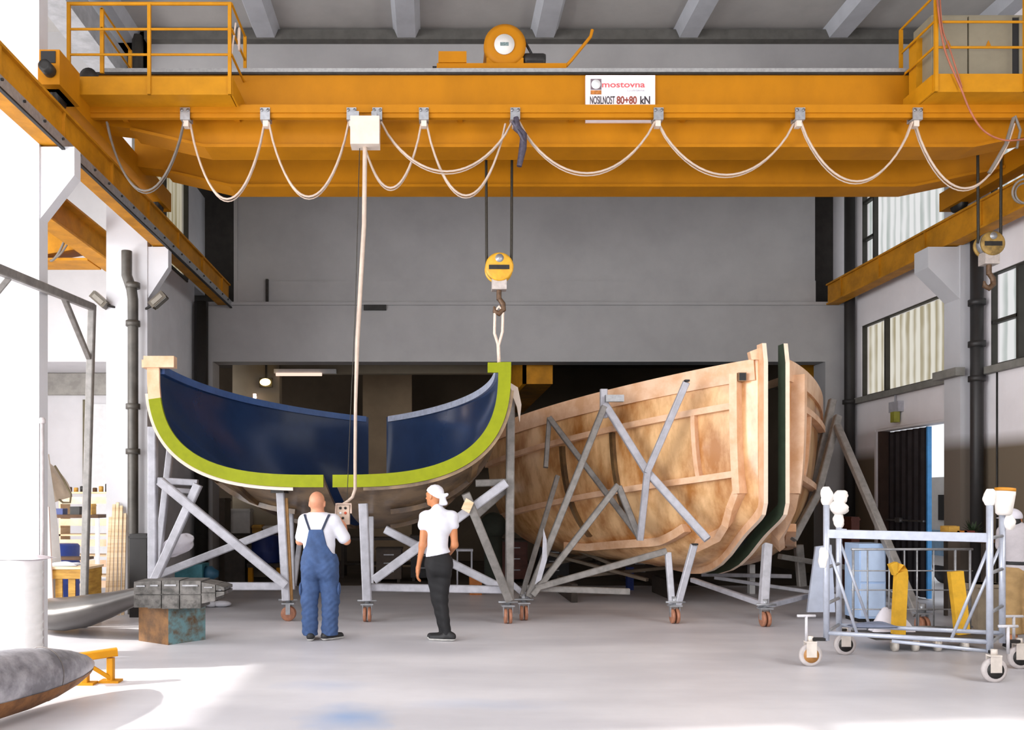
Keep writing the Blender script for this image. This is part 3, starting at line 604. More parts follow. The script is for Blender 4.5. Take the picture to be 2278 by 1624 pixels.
# ------------------------------------------------------------------ boat hull moulds
class Hull:
    """one half of a split boat mould: L runs aft from the stem, w out from the middle, z up"""
    def __init__(s, stem, aft, side, B, L, zs, zk, gap0, gap1, m0, m1, n=3.0, Lb=4.6, pb=2.2):
        s.Lb = Lb; s.pb = pb
        s.S = Vector((*stem, 0)); s.a = Vector((*aft, 0)); s.p = Vector((*side, 0)); s.B = B; s.L = L; s.zs = zs; s.zk = zk
        s.g = (gap0, gap1); s.m = (m0, m1); s.n = n
    def b(s, L): t = max(0., min(1, L/s.Lb)); return s.B*(max(0, 1-(1-t)**s.pb))**.9+.015
    def sec(s, L, u):
        th = max(1e-4, u*PI/2); m = s.m[0]+(s.m[1]-s.m[0])*min(1, L/4.6)
        h = 1-max(0., math.cos(th))**(2/s.n); k = s.zk(L)
        return s.b(L)*math.sin(th)**(2/m), k+(s.zs(L)-k)*h
    def at(s, L, w, z):
        g = s.g[0]+(s.g[1]-s.g[0])*L/s.L
        v = s.S+s.a*L+s.p*(w+g); return Vector((v.x, v.y, z))
    def nrm(s, L, u):                                   # outward normal inside the section plane
        w0, z0 = s.sec(L, max(0, u-.02)); w1, z1 = s.sec(L, min(1, u+.02)); dw, dz = w1-w0, z1-z0; q = math.hypot(dw, dz) or 1
        return dz/q, -dw/q
    def pt(s, L, u, off=0.):
        w, z = s.sec(L, u); nw, nz = s.nrm(L, u); return s.at(L, max(0, w+nw*off), z+nz*off)
    def u_at(s, L, z):
        k = s.zk(L); h = max(0, min(1, (z-k)/(s.zs(L)-k))); return math.acos(max(0., min(1, (1-h)**(s.n/2))))/(PI/2)
    def shell(s, parent, mats, t=.05, NL=30, NU=20):
        Ls = [s.L*(i/NL)**1.5 for i in range(NL+1)]; us = [j/NU for j in range(NU+1)]
        A = [[s.pt(l, u, 0) for u in us] for l in Ls]; O = [[s.pt(l, u, t) for u in us] for l in Ls]
        mb = MB(); mb.grid(A, 0); mb.grid(O, 1, flip=True)
        mb.grid([A[-1], O[-1]], 1); mb.grid([A[0], O[0]], 1)
        mb.grid([[r[-1] for r in A], [r[-1] for r in O]], 1); mb.grid([[r[0] for r in A], [r[0] for r in O]], 1)
        return mb.build('hull_shell', mats, parent, fix=False)
def sweep(mb, pts, nor, wdt, thk, mi=0):
    """flat bar laid along pts, standing thk off the surface whose outward normals are nor"""
    k = len(pts); rows = []
    for i in range(k):
        t = (pts[min(i+1, k-1)]-pts[max(0, i-1)]).normalized(); n = nor[i].normalized(); b = t.cross(n).normalized()
        p = pts[i]; rows.append([p-b*wdt/2-n*.01, p+b*wdt/2-n*.01, p+b*wdt/2+n*thk, p-b*wdt/2+n*thk, p-b*wdt/2-n*.01])
    mb.grid(rows, mi, False)
    for r in (rows[0], rows[-1]): mb.add(r[:4], [(0, 1, 2, 3)], mi)
    return mb
def caster(parent, px, py, sc=1., double=True, side=False, m=None):
    d = F*EYE/(py-CY); x = (px-CX)*d/F; r = .1*sc
    c = MB(); c.box(x-.085*sc, x+.085*sc, d-.07*sc, d+.07*sc, 2*r+.03, 2*r+.05)
    c.cyl((x, d, 2*r+.05), (x, d, 2*r+.16), .04*sc, 14)
    c.cyl((x-.13*sc, d-.04, 2*r+.09), (x+.13*sc, d-.04, 2*r+.09), .014, 8)
    for e in (-.06, .06): c.box(x+e*sc-.006, x+e*sc+.006, d-.03, d+.03, r-.01, 2*r+.03) if not side else c.box(x-.03, x+.03, d+e*sc-.006, d+e*sc+.006, r-.01, 2*r+.03)
    o = c.build('caster', ZINC, parent)
    for e in ((-.032, .032) if double else (0,)):
        wv = MB(); ax = (1, 0, 0) if not side else (0, 1, 0); cc = Vector((x, d, r))+Vector(ax)*(e*sc-.022*sc)
        wv.lathe(cc, ax, [(0, r*.35), (.002, r*.92), (.008, r), (.036*sc, r), (.042*sc, r*.92), (.044*sc, r*.35)], 24)
        wv.build('wheel', m or RUSTW, o)
    return o
def bars(parent, lst, m, name='cradle_bar'):
    for b in lst:
        w_, pts = b[0], b[1]; mm = b[2] if len(b) > 2 else m; nm = b[3] if len(b) > 3 else name
        mb = MB(); q = [P(*p) for p in pts]
        for i in range(len(q)-1): mb.beam(q[i], q[i+1], w_, w_, up=(0, -1, 0))
        mb.build(nm, mm, parent)

# ---- navy mould with the green edge, open end towards the camera
zsA = lambda L: 3.15+.05*L
zkA = lambda L: 1.25+.10*(L-1.5)**2*.76-.02 if L < 1.5 else 1.23+.077*(L-1.5)**2
def moldA(side, label, bare):
    pv = (-.9976, .07) if side < 0 else (.9976, -.07)
    h = Hull((-1.03, 15.5), (-.07, -.9976), pv, 2.13 if side < 0 else 2.09, 4.6, zsA, zkA, .15, .06, 1.7, 3.0)
    t = thing('hull_mould', label, 'boat mould', (-1.4+1.2*side, 12.5, 0), 'split boat hull moulds')
    sh = h.shell(t, [BLUE, GRP])
    # lip along the top of the inside
    mb = MB(); Ls = [.05+4.5*i/24 for i in range(25)]
    sweep(mb, [h.pt(l, 1)+Vector((0, 0, -.04))-h.p*.012 for l in Ls], [-h.p for l in Ls], .10, .03); mb.build('sheer_lip', LIP if side < 0 else M('mould_lip_pale', (196, 204, 226), .35, 0, .12, 12), t)
    # end flange: band outside the inner section, facing the camera
    NU = 40; L = 4.6; us = [j/NU for j in range(NU+1)]
    def band(u0, u1, m, name, W=.16, W0=0, ft=.035):
        a = MB(); uu = [u for u in us if u0 <= u <= u1]
        I = [h.pt(L, u, W0) for u in uu]; O = [h.pt(L, u, W) for u in uu]
        if uu[0] == 0 and not W0: O[0] = h.at(L, 0, h.sec(L, 0)[1]-W); I[0] = h.at(L, 0, h.sec(L, 0)[1])
        f = h.a*ft
        a.grid([I, O], 0, False); a.grid([[p+f for p in I], [p+f for p in O]], 0, False); a.grid([I, [p+f for p in I]], 0, False); a.grid([O, [p+f for p in O]], 0, False)
        for k in (0, -1): a.add([I[k], O[k], O[k]+f, I[k]+f], [(0, 1, 2, 3)])
        return a.build(name, m, t)
    ub = h.u_at(L, 2.98)
    if bare:
        ub = max(u for u in us if u <= ub)
        band(0, ub, GREEN, 'end_flange'); band(ub, 1, PEACH, 'bare_flange')
        p = h.at(L, 2.13, 3.37); q = MB(); q.box(p.x-.20, p.x+.19, p.y-.09, p.y+.05, 3.355, 3.50); q.box(p.x-.24, p.x-.05, p.y-.04, p.y+.22, 3.36, 3.46); q.build('top_block', PEACH, t)
    else:
        band(0, 1, GREEN, 'end_flange'); p = h.at(L, 2.09, 3.37); q = MB(); q.box(p.x-.12, p.x+.165, p.y-.036, p.y+.01, 3.25, 3.375); q.build('flange_hook', GREEN, t)
    band(.05, .93, CREAM if side < 0 else GRP, 'laminate_edge', .205, .163, .012)
    # stringers laminated under the hull
    for u, m in ((.30, DKRESIN), (.55, GRP)):
        mb = MB(); sweep(mb, [h.pt(l, u, .05) for l in Ls[:-1]], [h.pt(l, u, .2)-h.pt(l, u, .0) for l in Ls[:-1]], .12, .05); mb.build('stringer', m, t)
    for L0 in (1.2, 2.4, 3.5):
        uu = [.12+.86*j/16 for j in range(17)]
        mb = MB(); sweep(mb, [h.pt(L0, u, .05) for u in uu], [h.pt(L0, u, .2)-h.pt(L0, u, 0) for u in uu], .10, .06); mb.build('rib', DKRESIN, t)
    return h, t
hAL, tAL = moldA(-1, 'left half of the navy boat mould with bright green edge and bare peach corner', True)
bars(tAL, [(.115, [(340, 950, 11.3), (340, 1304, 11.3)], GALV, 'cradle_post'), (.09, [(380, 995, 11.6), (349, 1262, 11.6)]), (.085, [(352, 1069, 11.3), (440, 1074, 11.3)]), (.065, [(372, 1089, 11.8), (440, 1094, 11.8)]),
    (.11, [(441, 1078, 11.2), (338, 1303, 11.2)]), (.115, [(356, 1070, 11.12), (636, 1302, 11.25)]), (.11, [(358, 1277, 12.2), (628, 1172, 12.4)]), (.10, [(345, 1304, 11.4), (640, 1304, 11.4)]),
    (.105, [(624, 1095, 11.3), (637, 1335, 11.35)], GALV, 'cradle_post'), (.05, [(636, 1108, 11.32), (648, 1335, 11.37)], M('rust_edge', (168, 124, 70), .6, 0, .15, 10), 'rusty_edge'), (.085, [(646, 1140, 12.3), (650, 1312, 12.1)], GALV, 'cradle_post'), (.07, [(672, 1165, 12.9), (654, 1302, 12.4)])], GALV)
caster(tAL, 642, 1381, side=True); caster(tAL, 340, 1381)
MB().box(*[v for v in (P(612, 1104, 11.3).x, P(640, 1104, 11.3).x)], 11.0, 11.5, 1.74, 1.80).build('cradle_plate', DARKST, tAL)
hAR, tAR = moldA(1, 'right half of the navy boat mould with olive green edge, hanging from the crane sling', False)
bars(tAR, [(.12, [(808, 1120, 11.3), (817, 1335, 11.35)], GALV, 'cradle_post'), (.07, [(826, 1150, 12.2), (826, 1312, 12.0)], GALV, 'cradle_post'), (.115, [(858, 1178, 12.2), (932, 1216, 12.1), (1128, 1314, 11.9)]),
    (.115, [(832, 1290, 11.2), (1126, 1074, 11.2)], GALV), (.10, [(822, 1306, 11.42), (1128, 1312, 11.42)]), (.11, [(1136, 866, 11.36), (1133, 1335, 11.36)], GALV2, 'cradle_post'),
    (.11, [(1036, 1098, 11.1), (1133, 1336, 11.3)], GALV2), (.095, [(1058, 1075, 11.36), (1128, 1073, 11.36)], GALV2), (.095, [(1128, 1086, 11.5), (1058, 1148, 11.5)], GALV2)], GALV)
caster(tAR, 817, 1383); caster(tAR, 1130, 1387)
a = P(1030, 1118, 11.0)
MB().obox(P(1040, 1125, 11.1), Vector((.05, 0, -.03)), Vector((0, .06, 0)), Vector((.03, 0, .07))).build('wood_wedge', TIMBER, tAR)
MB().prism([P(1133, 850, 11.25), P(1152, 862, 11.25), P(1160, 900, 11.25), P(1156, 940, 11.25), P(1150, 905, 11.25), P(1140, 880, 11.25)], (0, .05, 0)).build('torn_edge', CREAM, tAR)
# blue strip hanging at the seam
if 0: one('seam_strip', MB().prism([P(701, 1056, 10.86), P(722, 1056, 10.86), P(722, 1120, 10.86), P(700, 1112, 10.86)], (0, .05, 0)), BLUE, 'navy strip hanging in the gap between the two green-edged mould halves', 'strip')

# ---- wooden-backed mould, bow towards the camera
zsB = lambda L: 3.46-.10*L
zkB = lambda L: .66+.90*(max(0, 1-L/2.5))**2+.10*math.exp(-((L-.55)/.5)**2)-.02
def moldB(near, label):
    aft = (-.07, .9976); pv = (-.9976, -.07) if near else (.9976, .07)
    S = (4.23, 11.0) if near else (4.46, 11.02)
    h = Hull(S, aft, pv, 2.9, 5.2 if near else 5.6, zsB, zkB, 0, 0, 1.9, 3.6, 3.2, 6.0, 1.7)
    t = thing('hull_mould', label, 'boat mould', (S[0]+(-1.2 if near else 1.4), 13, 0), 'split boat hull moulds')
    h.shell(t, [BLUE2, PLY], .05)
    # flange along stem and keel
    prof = [(0, zsB(0)+.19-(zsB(0)+.19-1.62)*i/8) for i in range(9)]+[(l, zkB(l)) for l in (.03, .07, .12, .18, .25, .33, .42, .52, .62, .75, 1, 1.3, 1.6, 2, 2.4, 3, 3.6, 4.2)]
    k = len(prof); I = []; O = []
    for i, (l, z) in enumerate(prof):
        l0, z0 = prof[max(0, i-1)]; l1, z1 = prof[min(k-1, i+1)]; dl, dz = l1-l0, z1-z0; q = math.hypot(dl, dz)
        nl, nz = (dz/q, -dl/q)                                       # forward and down
        W = .15 if i else .10
        I.append(h.at(l-nl*.05, .0, z-nz*.05)); O.append(h.at(l+nl*W, 0, z+nz*W))
    f = h.p*.055; mb = MB()
    I2 = [p+f for p in I]; O2 = [p+f for p in O]
    mb.grid([I, O], 0, False); mb.grid([I2, O2], 0, False); mb.grid([O, O2], 1, False); mb.grid([I, I2], 0, False)
    for kk in (0, -1): mb.add([I[kk], O[kk], O2[kk], I2[kk]], [(0, 1, 2, 3)])
    edge = PEACH if near else M('flange_dark_green', (58, 74, 58), .4, 0, .12, 8)
    mb.build('stem_flange', [edge, M('flange_edge_pale', (246, 222, 198), .5, 0, .05, 10)], t)
    # planked band along the sheer
    Ls = [.02+5.1*i/34 for i in range(35)]
    def along(zf, Ls, wd, th, m, name, off=.05):
        mb = MB(); pts = []; nor = []
        for l in Ls:
            u = h.u_at(l, zf(l)); pts.append(h.pt(l, u, off)); n = (h.pt(l, u, .3)-h.pt(l, u, 0))
            b0 = h.pt(max(0, l-.05), u); b1 = h.pt(l+.05, u); tt = (b1-b0).normalized(); n = Vector((tt.y, -tt.x, 0))
            if n.dot(h.p) < 0: n = -n
            nor.append(n)
        sweep(mb, pts, nor, wd, th); return mb.build(name, m, t)
    along(lambda l: zsB(l)-.13, Ls, .27, .035, PEACH, 'sheer_plank')
    rng = [.19+4.9*i/30 for i in range(31)]
    along(lambda l: 2.90-.12*l, rng, .085, .10, PEACH, 'stringer')
    along(lambda l: 2.02-.13*l, rng, .085, .10, PEACH, 'stringer')
    along(lambda l: max(zkB(l)+.28, 1.22-.1*l), [1.0+2.6*i/18 for i in range(19)], .12, .12, PEACH, 'stringer')
    def upright(L0, z0, z1, wd, th, m, name):
        mb = MB(); pts = []; nor = []
        for i in range(13):
            z = z0+(z1-z0)*i/12; u = h.u_at(L0, z); pts.append(h.pt(L0, u, .05)); 
            b0 = h.pt(max(0, L0-.05), u); b1 = h.pt(L0+.05, u); tt = (b1-b0).normalized(); n = Vector((tt.y, -tt.x, 0))
            if n.dot(h.p) < 0: n = -n
            nor.append(n)
        sweep(mb, pts, nor, wd, th); mb.build(name, m, t)
    upright(.17, 3.28, 1.74, .10, .17, PEACH, 'bow_stiffener'); upright(.62, 2.84, 1.97, .06, .09, PEACH, 'rib'); upright(1.75, 2.66, 1.3, .06, .07, DKRESIN, 'rib'); upright(2.7, 2.5, 1.1, .07, .07, DKRESIN, 'rib')
    mb = MB(); pth = [(.17, 1.78), (.30, 1.60), (.48, 1.42), (.70, 1.27), (.90, 1.17), (1.05, 1.10)]; pts = []; nor = []
    for l, z in pth:
        u = h.u_at(l, z); pts.append(h.pt(l, u, .05)); n = h.pt(l, u, .3)-h.pt(l, u, 0)+h.a*-.12; nor.append(n)
    sweep(mb, pts, nor, .10, .15); mb.build('bow_stiffener', PEACH, t)
    return h, t
hBN, tBN = moldB(True, 'near half of the wooden boat mould, orange-brown planked outside with diagonal steel braces')
bars(tBN, [(.09, [(1175, 1328, 11.66), (1344, 905, 12.15)]), (.10, [(1343, 866, 12.2), (1343, 930, 12.2)], GALV, 'cradle_post'), (.085, [(1184, 1325, 11.62), (1374, 1080, 12.1)]),
    (.085, [(1192, 1308, 11.65), (1482, 1226, 11.6)]), (.10, [(1346, 900, 12.18), (1440, 1050, 11.75), (1574, 1200, 11.25)], GALV), (.085, [(1527, 850, 11.2), (1440, 1050, 11.66), (1424, 1200, 12.0)], GALV),
    (.08, [(1222, 930, 13.15), (1322, 1062, 12.7), (1424, 1196, 12.1)]), (.085, [(1376, 1082, 12.1), (1424, 1200, 12.05)], GALV2), (.07, [(1222, 930, 13.2), (1214, 1040, 13.0)], GALV2),
    (.07, [(1160, 1330, 11.7), (1240, 1060, 12.8)], GALV2), (.085, [(1172, 1308, 11.75), (1400, 1316, 11.75)]), (.08, [(1486, 1230, 11.6), (1495, 1345, 11.42)], GALV, 'cradle_post'),
    (.085, [(1544, 1212, 11.3), (1508, 1345, 11.4)], GALV, 'cradle_post'), (.08, [(1175, 1330, 11.7), (1140, 1300, 11.9)], GALV)], GALV2)
caster(tBN, 1165, 1380); caster(tBN, 1501, 1387)
q = P(1546, 1211, 11.26); MB().obox(q, Vector((.035, 0, 0)), Vector((0, .035, 0)), Vector((0, 0, .012))).build('open_tube_end', BLACK, tBN)
q = P(1528, 847, 11.17); MB().obox(q, Vector((.03, 0, 0)), Vector((0, .03, 0)), Vector((0, 0, .012))).build('open_tube_end', BLACK, tBN)
q = P(1652, 838, 10.98)
MB().box(q.x-.05, q.x+.05, q.y, q.y+.5, q.z-.055, q.z+.055).build('square_tube', M('tube_in_wood', (150, 120, 90), .6), tBN); MB().box(q.x-.042, q.x+.042, q.y-.006, q.y, q.z-.047, q.z+.047).build('open_tube_end', BLACK, tBN)
MB().box(*sorted((P(1385, 888, 12.1).x, P(1345, 888, 12.1).x)), 12.0, 12.1, P(0, 895, 12.1).z, P(0, 880, 12.1).z).build('splice_plate', ZINC, tBN)
MB().prism([P(1668, 782, 10.97), P(1690, 774, 10.97), P(1690, 800, 10.97), P(1672, 800, 10.97)], (0, .1, 0)).build('stem_block', PEACH, tBN)
hBF, tBF = moldB(False, 'far half of the wooden boat mould, dark green flange and teal inside, leaning right')
bars(tBF, [(.10, [(1852, 890, 12.9), (1800, 1120, 12.6), (1760, 1190, 12.3)]), (.10, [(1864, 926, 12.7), (1818, 1100, 12.4), (1764, 1200, 12.2)]), (.10, [(1862, 948, 12.6), (2042, 1368, 10.8)]),
    (.12, [(1776, 1212, 13.2), (1784, 1304, 13.2)]), (.11, [(1707, 1212, 11.5), (1698, 1350, 11.12)], GALV, 'cradle_post'), (.08, [(1735, 1238, 12.8), (1880, 1262, 13.4), (2000, 1334, 13.8)]),
    (.07, [(1700, 1345, 11.2), (1540, 1290, 12.9)], GALV), (.07, [(1705, 1348, 11.2), (1860, 1310, 13.0)], GALV), (.07, [(1560, 1278, 15), (1760, 1282, 14.8)], GALV), (.06, [(1590, 1285, 14.5), (1990, 1345, 12.9)], GALV)], GALV2)
caster(tBF, 1702, 1394); caster(tBF, 2052, 1407)
q = P(1775, 838, 10.98)
MB().box(q.x-.06, q.x+.05, q.y+.4, q.y+.9, q.z-.055, q.z+.055).build('square_tube', M('tube_in_wood', (150, 120, 90), .6), tBF); MB().box(q.x-.052, q.x+.045, q.y+.394, q.y+.4, q.z-.047, q.z+.047).build('open_tube_end', BLACK, tBF)
# ------------------------------------------------------------------ left foreground
dm = thing('steel_drum', 'white ribbed steel drum standing in front of the near left pillar', 'drum', (-4.26, 8.52, 0))
prof = [(0, .30), (.02, .335), (.05, .325)]
for z in (.18, .26, .34, .42): prof += [(z-.02, .322), (z, .332), (z+.02, .322)]
prof += [(.50, .322), (.52, .336), (.54, .322), (.62, .322), (.74, .322), (.76, .336), (.78, .322)]
for z in (.86, .92): prof += [(z-.02, .322), (z, .33), (z+.02, .322)]
prof += [(1.02, .322), (1.04, .338), (1.06, .338), (1.065, .30), (1.05, .29)]
MB().lathe((-4.26, 8.52, 0), (0, 0, 1), prof, 40).build('shell', WHITEP, dm)
MB().lathe((-4.26, 8.52, 1.045), (0, 0, 1), [(0, .295), (.012, .295)], 40).build('lid', M('drum_lid', (226, 214, 214), .5, 0, .1, 9), dm)
def sheet(name, c, sx, sy, sz, m, label, cat, seed=1, n=16, group=None):      # crumpled plastic or cloth heap
    rnd = random.Random(seed); mb = MB(); rows = []
    ph = [(rnd.uniform(2, 7), rnd.uniform(2, 7), rnd.uniform(0, 6)) for _ in range(6)]
    for i in range(n+1):
        r = []
        for j in range(n+1):
            u, v = i/n*2-1, j/n*2-1; e = max(0, 1-abs(u)**2.4)*max(0, 1-abs(v)**2.4)
            k = sum(math.sin(a*u+b*v+p) for a, b, p in ph)/6
            r.append((c[0]+u*sx*(1+.10*math.sin(3*v+ph[0][2])), c[1]+v*sy*(1+.10*math.sin(3*u+ph[1][2])), c[2]+.006+sz*(e**.6)*(.72+.55*k)))
        rows.append(r)
    mb.grid(rows); mb.add([(c[0]-sx, c[1]-sy, c[2]), (c[0]+sx, c[1]-sy, c[2]), (c[0]+sx, c[1]+sy, c[2]), (c[0]-sx, c[1]+sy, c[2])], [(0, 1, 2, 3)])
    return one(name, mb, m, label, cat, group)
sheet('plastic_sheet', (-4.15, 8.5, 1.062), .30, .22, .05, M('paper_pinkish', (232, 222, 228), .6, 0, .05, 8), 'pale crumpled sheet lying on top of the white drum', 'sheet', 3)
# keel bulb on a low yellow trestle
ax0 = Vector((-2.96, 7.40, .235)); ax1 = Vector((-3.25, 6.40, .275)); ad_ = (ax1-ax0).normalized()
kb = thing('keel_bulb', 'scuffed grey torpedo-shaped keel bulb in the lower left corner', 'keel bulb', (-3.3, 6.3, 0))
prof = [(0, .012), (.03, .045), (.12, .095), (.3, .155), (.55, .208), (.85, .242), (1.2, .256), (1.7, .25), (2.3, .2), (2.7, .12), (2.8, .03)]
BULB = M('bulb_grey', (186, 184, 190), .42, .25, .2, 4, .05, (120, 118, 124))
mb = MB(); n = 40; u = Vector((ad_.y, -ad_.x, 0)).normalized(); v = Vector((0, 0, 1)); rows = []
for a, r in prof: rows.append([ax0+ad_*a+(u*math.cos(2*PI*j/n)+v*math.sin(2*PI*j/n)*.98)*r for j in range(n+1)])
mb.grid(rows); mb.build('body', BULB, kb)
RUSTB = M('rust_brown', (150, 102, 58), .6, .1, .25, 7, .1, (90, 58, 34))
mb = MB(); rows = []
for a, r in prof[1:-1]: rows.append([ax0+ad_*a+(u*math.cos(t)+v*math.sin(t)*.98)*(r+.006) for t in (PI+.35+(PI-.7)*j/16 for j in range(17))])
mb.grid(rows); mb.build('rusty_underside', RUSTB, kb)
for a, r in ((0.02, .03), (.62, .216)): MB().torus(ax0+ad_*a, ad_, r+.002, .004, 32, 6).build('band', M('bulb_seam', (120, 112, 108), .5, .3), kb)
ts = thing('trestle', 'low yellow steel trestle under the nose of the grey keel bulb', 'trestle', (-3.0, 7.55, 0))
MB().beam((-3.3, 7.55, .235), (-2.88, 7.76, .27), .09, .07).build('top_bar', YELP, ts)
for x, y in ((-3.12, 7.64), (-2.93, 7.735)):
    MB().beam((x, y, .22), (x, y, .02), .06).box(x-.09, x+.09, y-.06, y+.06, 0, .02).build('leg', YELP, ts)
MB().beam((-3.12, 7.62, .2), (-2.93, 7.72, .04), .035).build('brace', YELP, ts)
# fin blade with ribbed root on a steel block
bl = thing('fin_blade', 'long dark fin blade on the floor, its ribbed root resting on the steel block', 'fin', (-4, 10.2, 0))
rows = []; n = 28
for px, d, zc, hh, hd in ((42, 10.75, .22, .04, .10), (70, 10.7, .22, .13, .28), (110, 10.6, .235, .19, .36), (150, 10.5, .25, .20, .38), (200, 10.35, .31, .19, .34), (250, 10.2, .40, .15, .26), (290, 10.05, .49, .115, .18), (318, 9.95, .545, .10, .13)):
    x = (px-CX)*d/F
    rows.append([(x, d+math.cos(t)*hd-math.sin(t)*hd*.3, zc+math.sin(t)*hh+math.cos(t)*hh*.25) for t in (2*PI*j/n for j in range(n+1))])
mb = MB(); mb.grid(rows); mb.add(rows[0][:-1], [tuple(range(n))]); mb.add(rows[-1][:-1], [tuple(range(n))])
mb.build('blade', M('blade_dark', (78, 74, 72), .35, .3, .15, 3, 0, (70, 66, 64)), bl)
RIB = M('root_grey', (112, 108, 104), .5, .2, .2, 12, .1, (66, 64, 60)); 
x0 = (312-CX)*9.85/F; Lr = 1.02
seg = [(0, .155), (.155, .30), (.31, .50), (.51, .74), (.75, .90), (.91, 1.0)]
for i, (a, b) in enumerate(seg):
    hh = (.145, .155, .16, .155, .12, .07)[i]
    for zz in (0, 1):
        zc = .58 if i < 4 else (.60, .62)[i-4]
        m_ = MB(); z0 = zc-hh if zz == 0 else zc+.006; z1 = zc-.006 if zz == 0 else zc+hh
        h2 = hh*.7 if i == 5 else hh
        m_.prism([(x0+a*Lr, 9.64, z0), (x0+b*Lr, 9.64, z0+(0 if zz else (.03 if i > 3 else 0))), (x0+b*Lr, 9.64, z1-(.03 if i > 3 and zz else 0)), (x0+a*Lr, 9.64, z1)], (0, .40, 0))
        m_.build('root_block', RIB, bl)
    MB().box(x0+a*Lr+.03, x0+b*Lr-.03, 9.625, 9.64, .59+hh*.55, .59+hh*.66).build('root_highlight', STEEL, bl)  # thin bright plate standing in for the highlight across each root block
MB().box(x0+.01, x0+.9*Lr, 9.66, 10.02, .565, .605).build('root_core', RIB, bl)
BLK = M('block_rust_teal', (104, 138, 142), .6, .2, .2, 9, .05, (96, 74, 50))
BLKR = M('block_rust', (128, 88, 44), .65, .1, .2, 6, .08, (82, 56, 30))
ca, cb_, cc_ = Vector((-3.02, 9.70, 0)), Vector((-3.46, 10.0, 0)), Vector((-2.70, 10.08, 0)); cd = cb_+cc_-ca
mb = MB(); mb.prism([ca, cc_, cd, cb_], (0, 0, .418)); o = one('steel_block', mb, [BLK, BLKR], 'rusty steel block with a teal worn face, holding up the ribbed fin root', 'block')
for p in o.data.polygons:
    if p.normal.x < -.3 or p.normal.z > .8: p.material_index = 1
# grey tube frame beside the pillar
gf = thing('tube_frame', 'tall grey steel tube frame in front of the left pillars', 'frame', (-4.2, 8, 0))
A = P(205, 683, 10.9); Bq = Vector((-3.33, 4.2, 3.26)); ft = Vector((-4.53, 11.02, 0))
MB().beam(A, Bq, .075, .09).build('top_bar', GALV2, gf)
MB().beam(A+Vector((0, 0, .03)), ft, .085).build('post', GALV2, gf)
MB().beam(Bq, (Bq.x, Bq.y, 0), .085).build('post', GALV2, gf)
MB().beam(P(142, 662, 9.7), P(197, 795, 10.88), .06).build('brace', GALV2, gf)
MB().beam(P(20, 619, 7.8), P(-40, 692, 7.7), .05).build('brace', GALV2, gf)
# floodlights on the pillars
def flood(px, py, d, s, label):
    c = P(px, py, d); t = thing('floodlight', label, 'lamp', tuple(c))
    a = Vector((.75*s, 0, .66)).normalized(); b = Vector((-a.z, 0, a.x))
    MB().obox(c, a*.13, Vector((0, .07, 0)), b*.055).build('housing', M('flood_housing', (92, 84, 72), .4, .3, .15, 15), t)
    MB().obox(c-b*.06+a*.01, a*.11, Vector((0, .06, 0)), b*.006).build('glass', M('flood_glass', (120, 118, 112), .2), t)
    MB().obox(c+Vector((0, -.075, 0))-a*.0, a*.09, Vector((0, .004, 0)), b*.03).build('side_plate', M('flood_plate', (128, 122, 112), .4, .2), t)
    MB().beam(c-a*.1, c-a*.14+Vector((-.12*s if s > 0 else .14, .14, 0)), .03).build('bracket', DARKST, t)
flood(352, 668, 12.36, 1, 'dark floodlight under the corbel of the rear left pillar')
flood(222, 668, 12.42, -1, 'pale floodlight on the aisle side of the rear left pillar')
# planks leaning on the rear pillar
for i, (pxa, pxb, top, wd) in enumerate(((236, 247, 1150, .045), (245, 255, 1122, .045), (254, 263, 1118, .045), (263, 271, 1125, .045), (273, 279, 1142, .045))):
    a = P(pxa, 1112+1.65*F/(12.0+.03*i), 12.0+.03*i); b = P(pxb, top, 12.46); a.z = .0
    one('plank', MB().beam(a+Vector((0, 0, .015)), b-Vector((0, .02, 0)), wd, .022, up=(0, -1, 0)), TIMBER, ('leftmost', 'second', 'third', 'fourth', 'rightmost')[i]+' of the five thin planks leaning on the rear left pillar', 'plank', 'planks leaning on the rear left pillar')
# wooden crate behind the fin
ct = thing('wooden_crate', 'yellowish wooden slat crate behind the fin blade, left of the leaning planks', 'crate', (-5.0, 11.55, 0))
mb = MB(); X0, X1, Y0, Y1 = -5.45, -4.52, 11.15, 11.6
for z in (.05, .62): MB().box(X0, X1, Y0-.02, Y0, z, z+.12).build('rail', CRATE, ct); MB().box(X0, X1, Y1, Y1+.02, z, z+.12).build('rail', CRATE, ct)
for x in np.linspace(X0, X1-.09, 6): MB().box(x, x+.09, Y0, Y0+.02, .02, .74).build('slat', CRATE, ct)
MB().box(X0, X0+.02, Y0+.001, Y1-.001, .02, .74).build('side_panel', CRATE, ct); MB().box(X1-.02, X1, Y0+.001, Y1-.001, .02, .74).build('side_panel', CRATE, ct)
MB().box(X0-.02, X1+.02, Y0-.03, Y1+.03, .745, .775).build('lid', TIMBER, ct)
sheet('white_cloth', (-4.95, 11.4, .776), .22, .16, .05, SHIRT, 'white cloth lying on the lid of the yellowish crate', 'cloth', 5)
one('pallet_board', MB().beam(P(112, 1345, 11.06)-Vector((0, 0, .25)), P(100, 1128, 11.1), .11, .03, up=(0, -1, 0)), M('board_pale', (238, 214, 204), .6, 0, .06, 5), 'tall pale board leaning left of the yellowish crate', 'board')
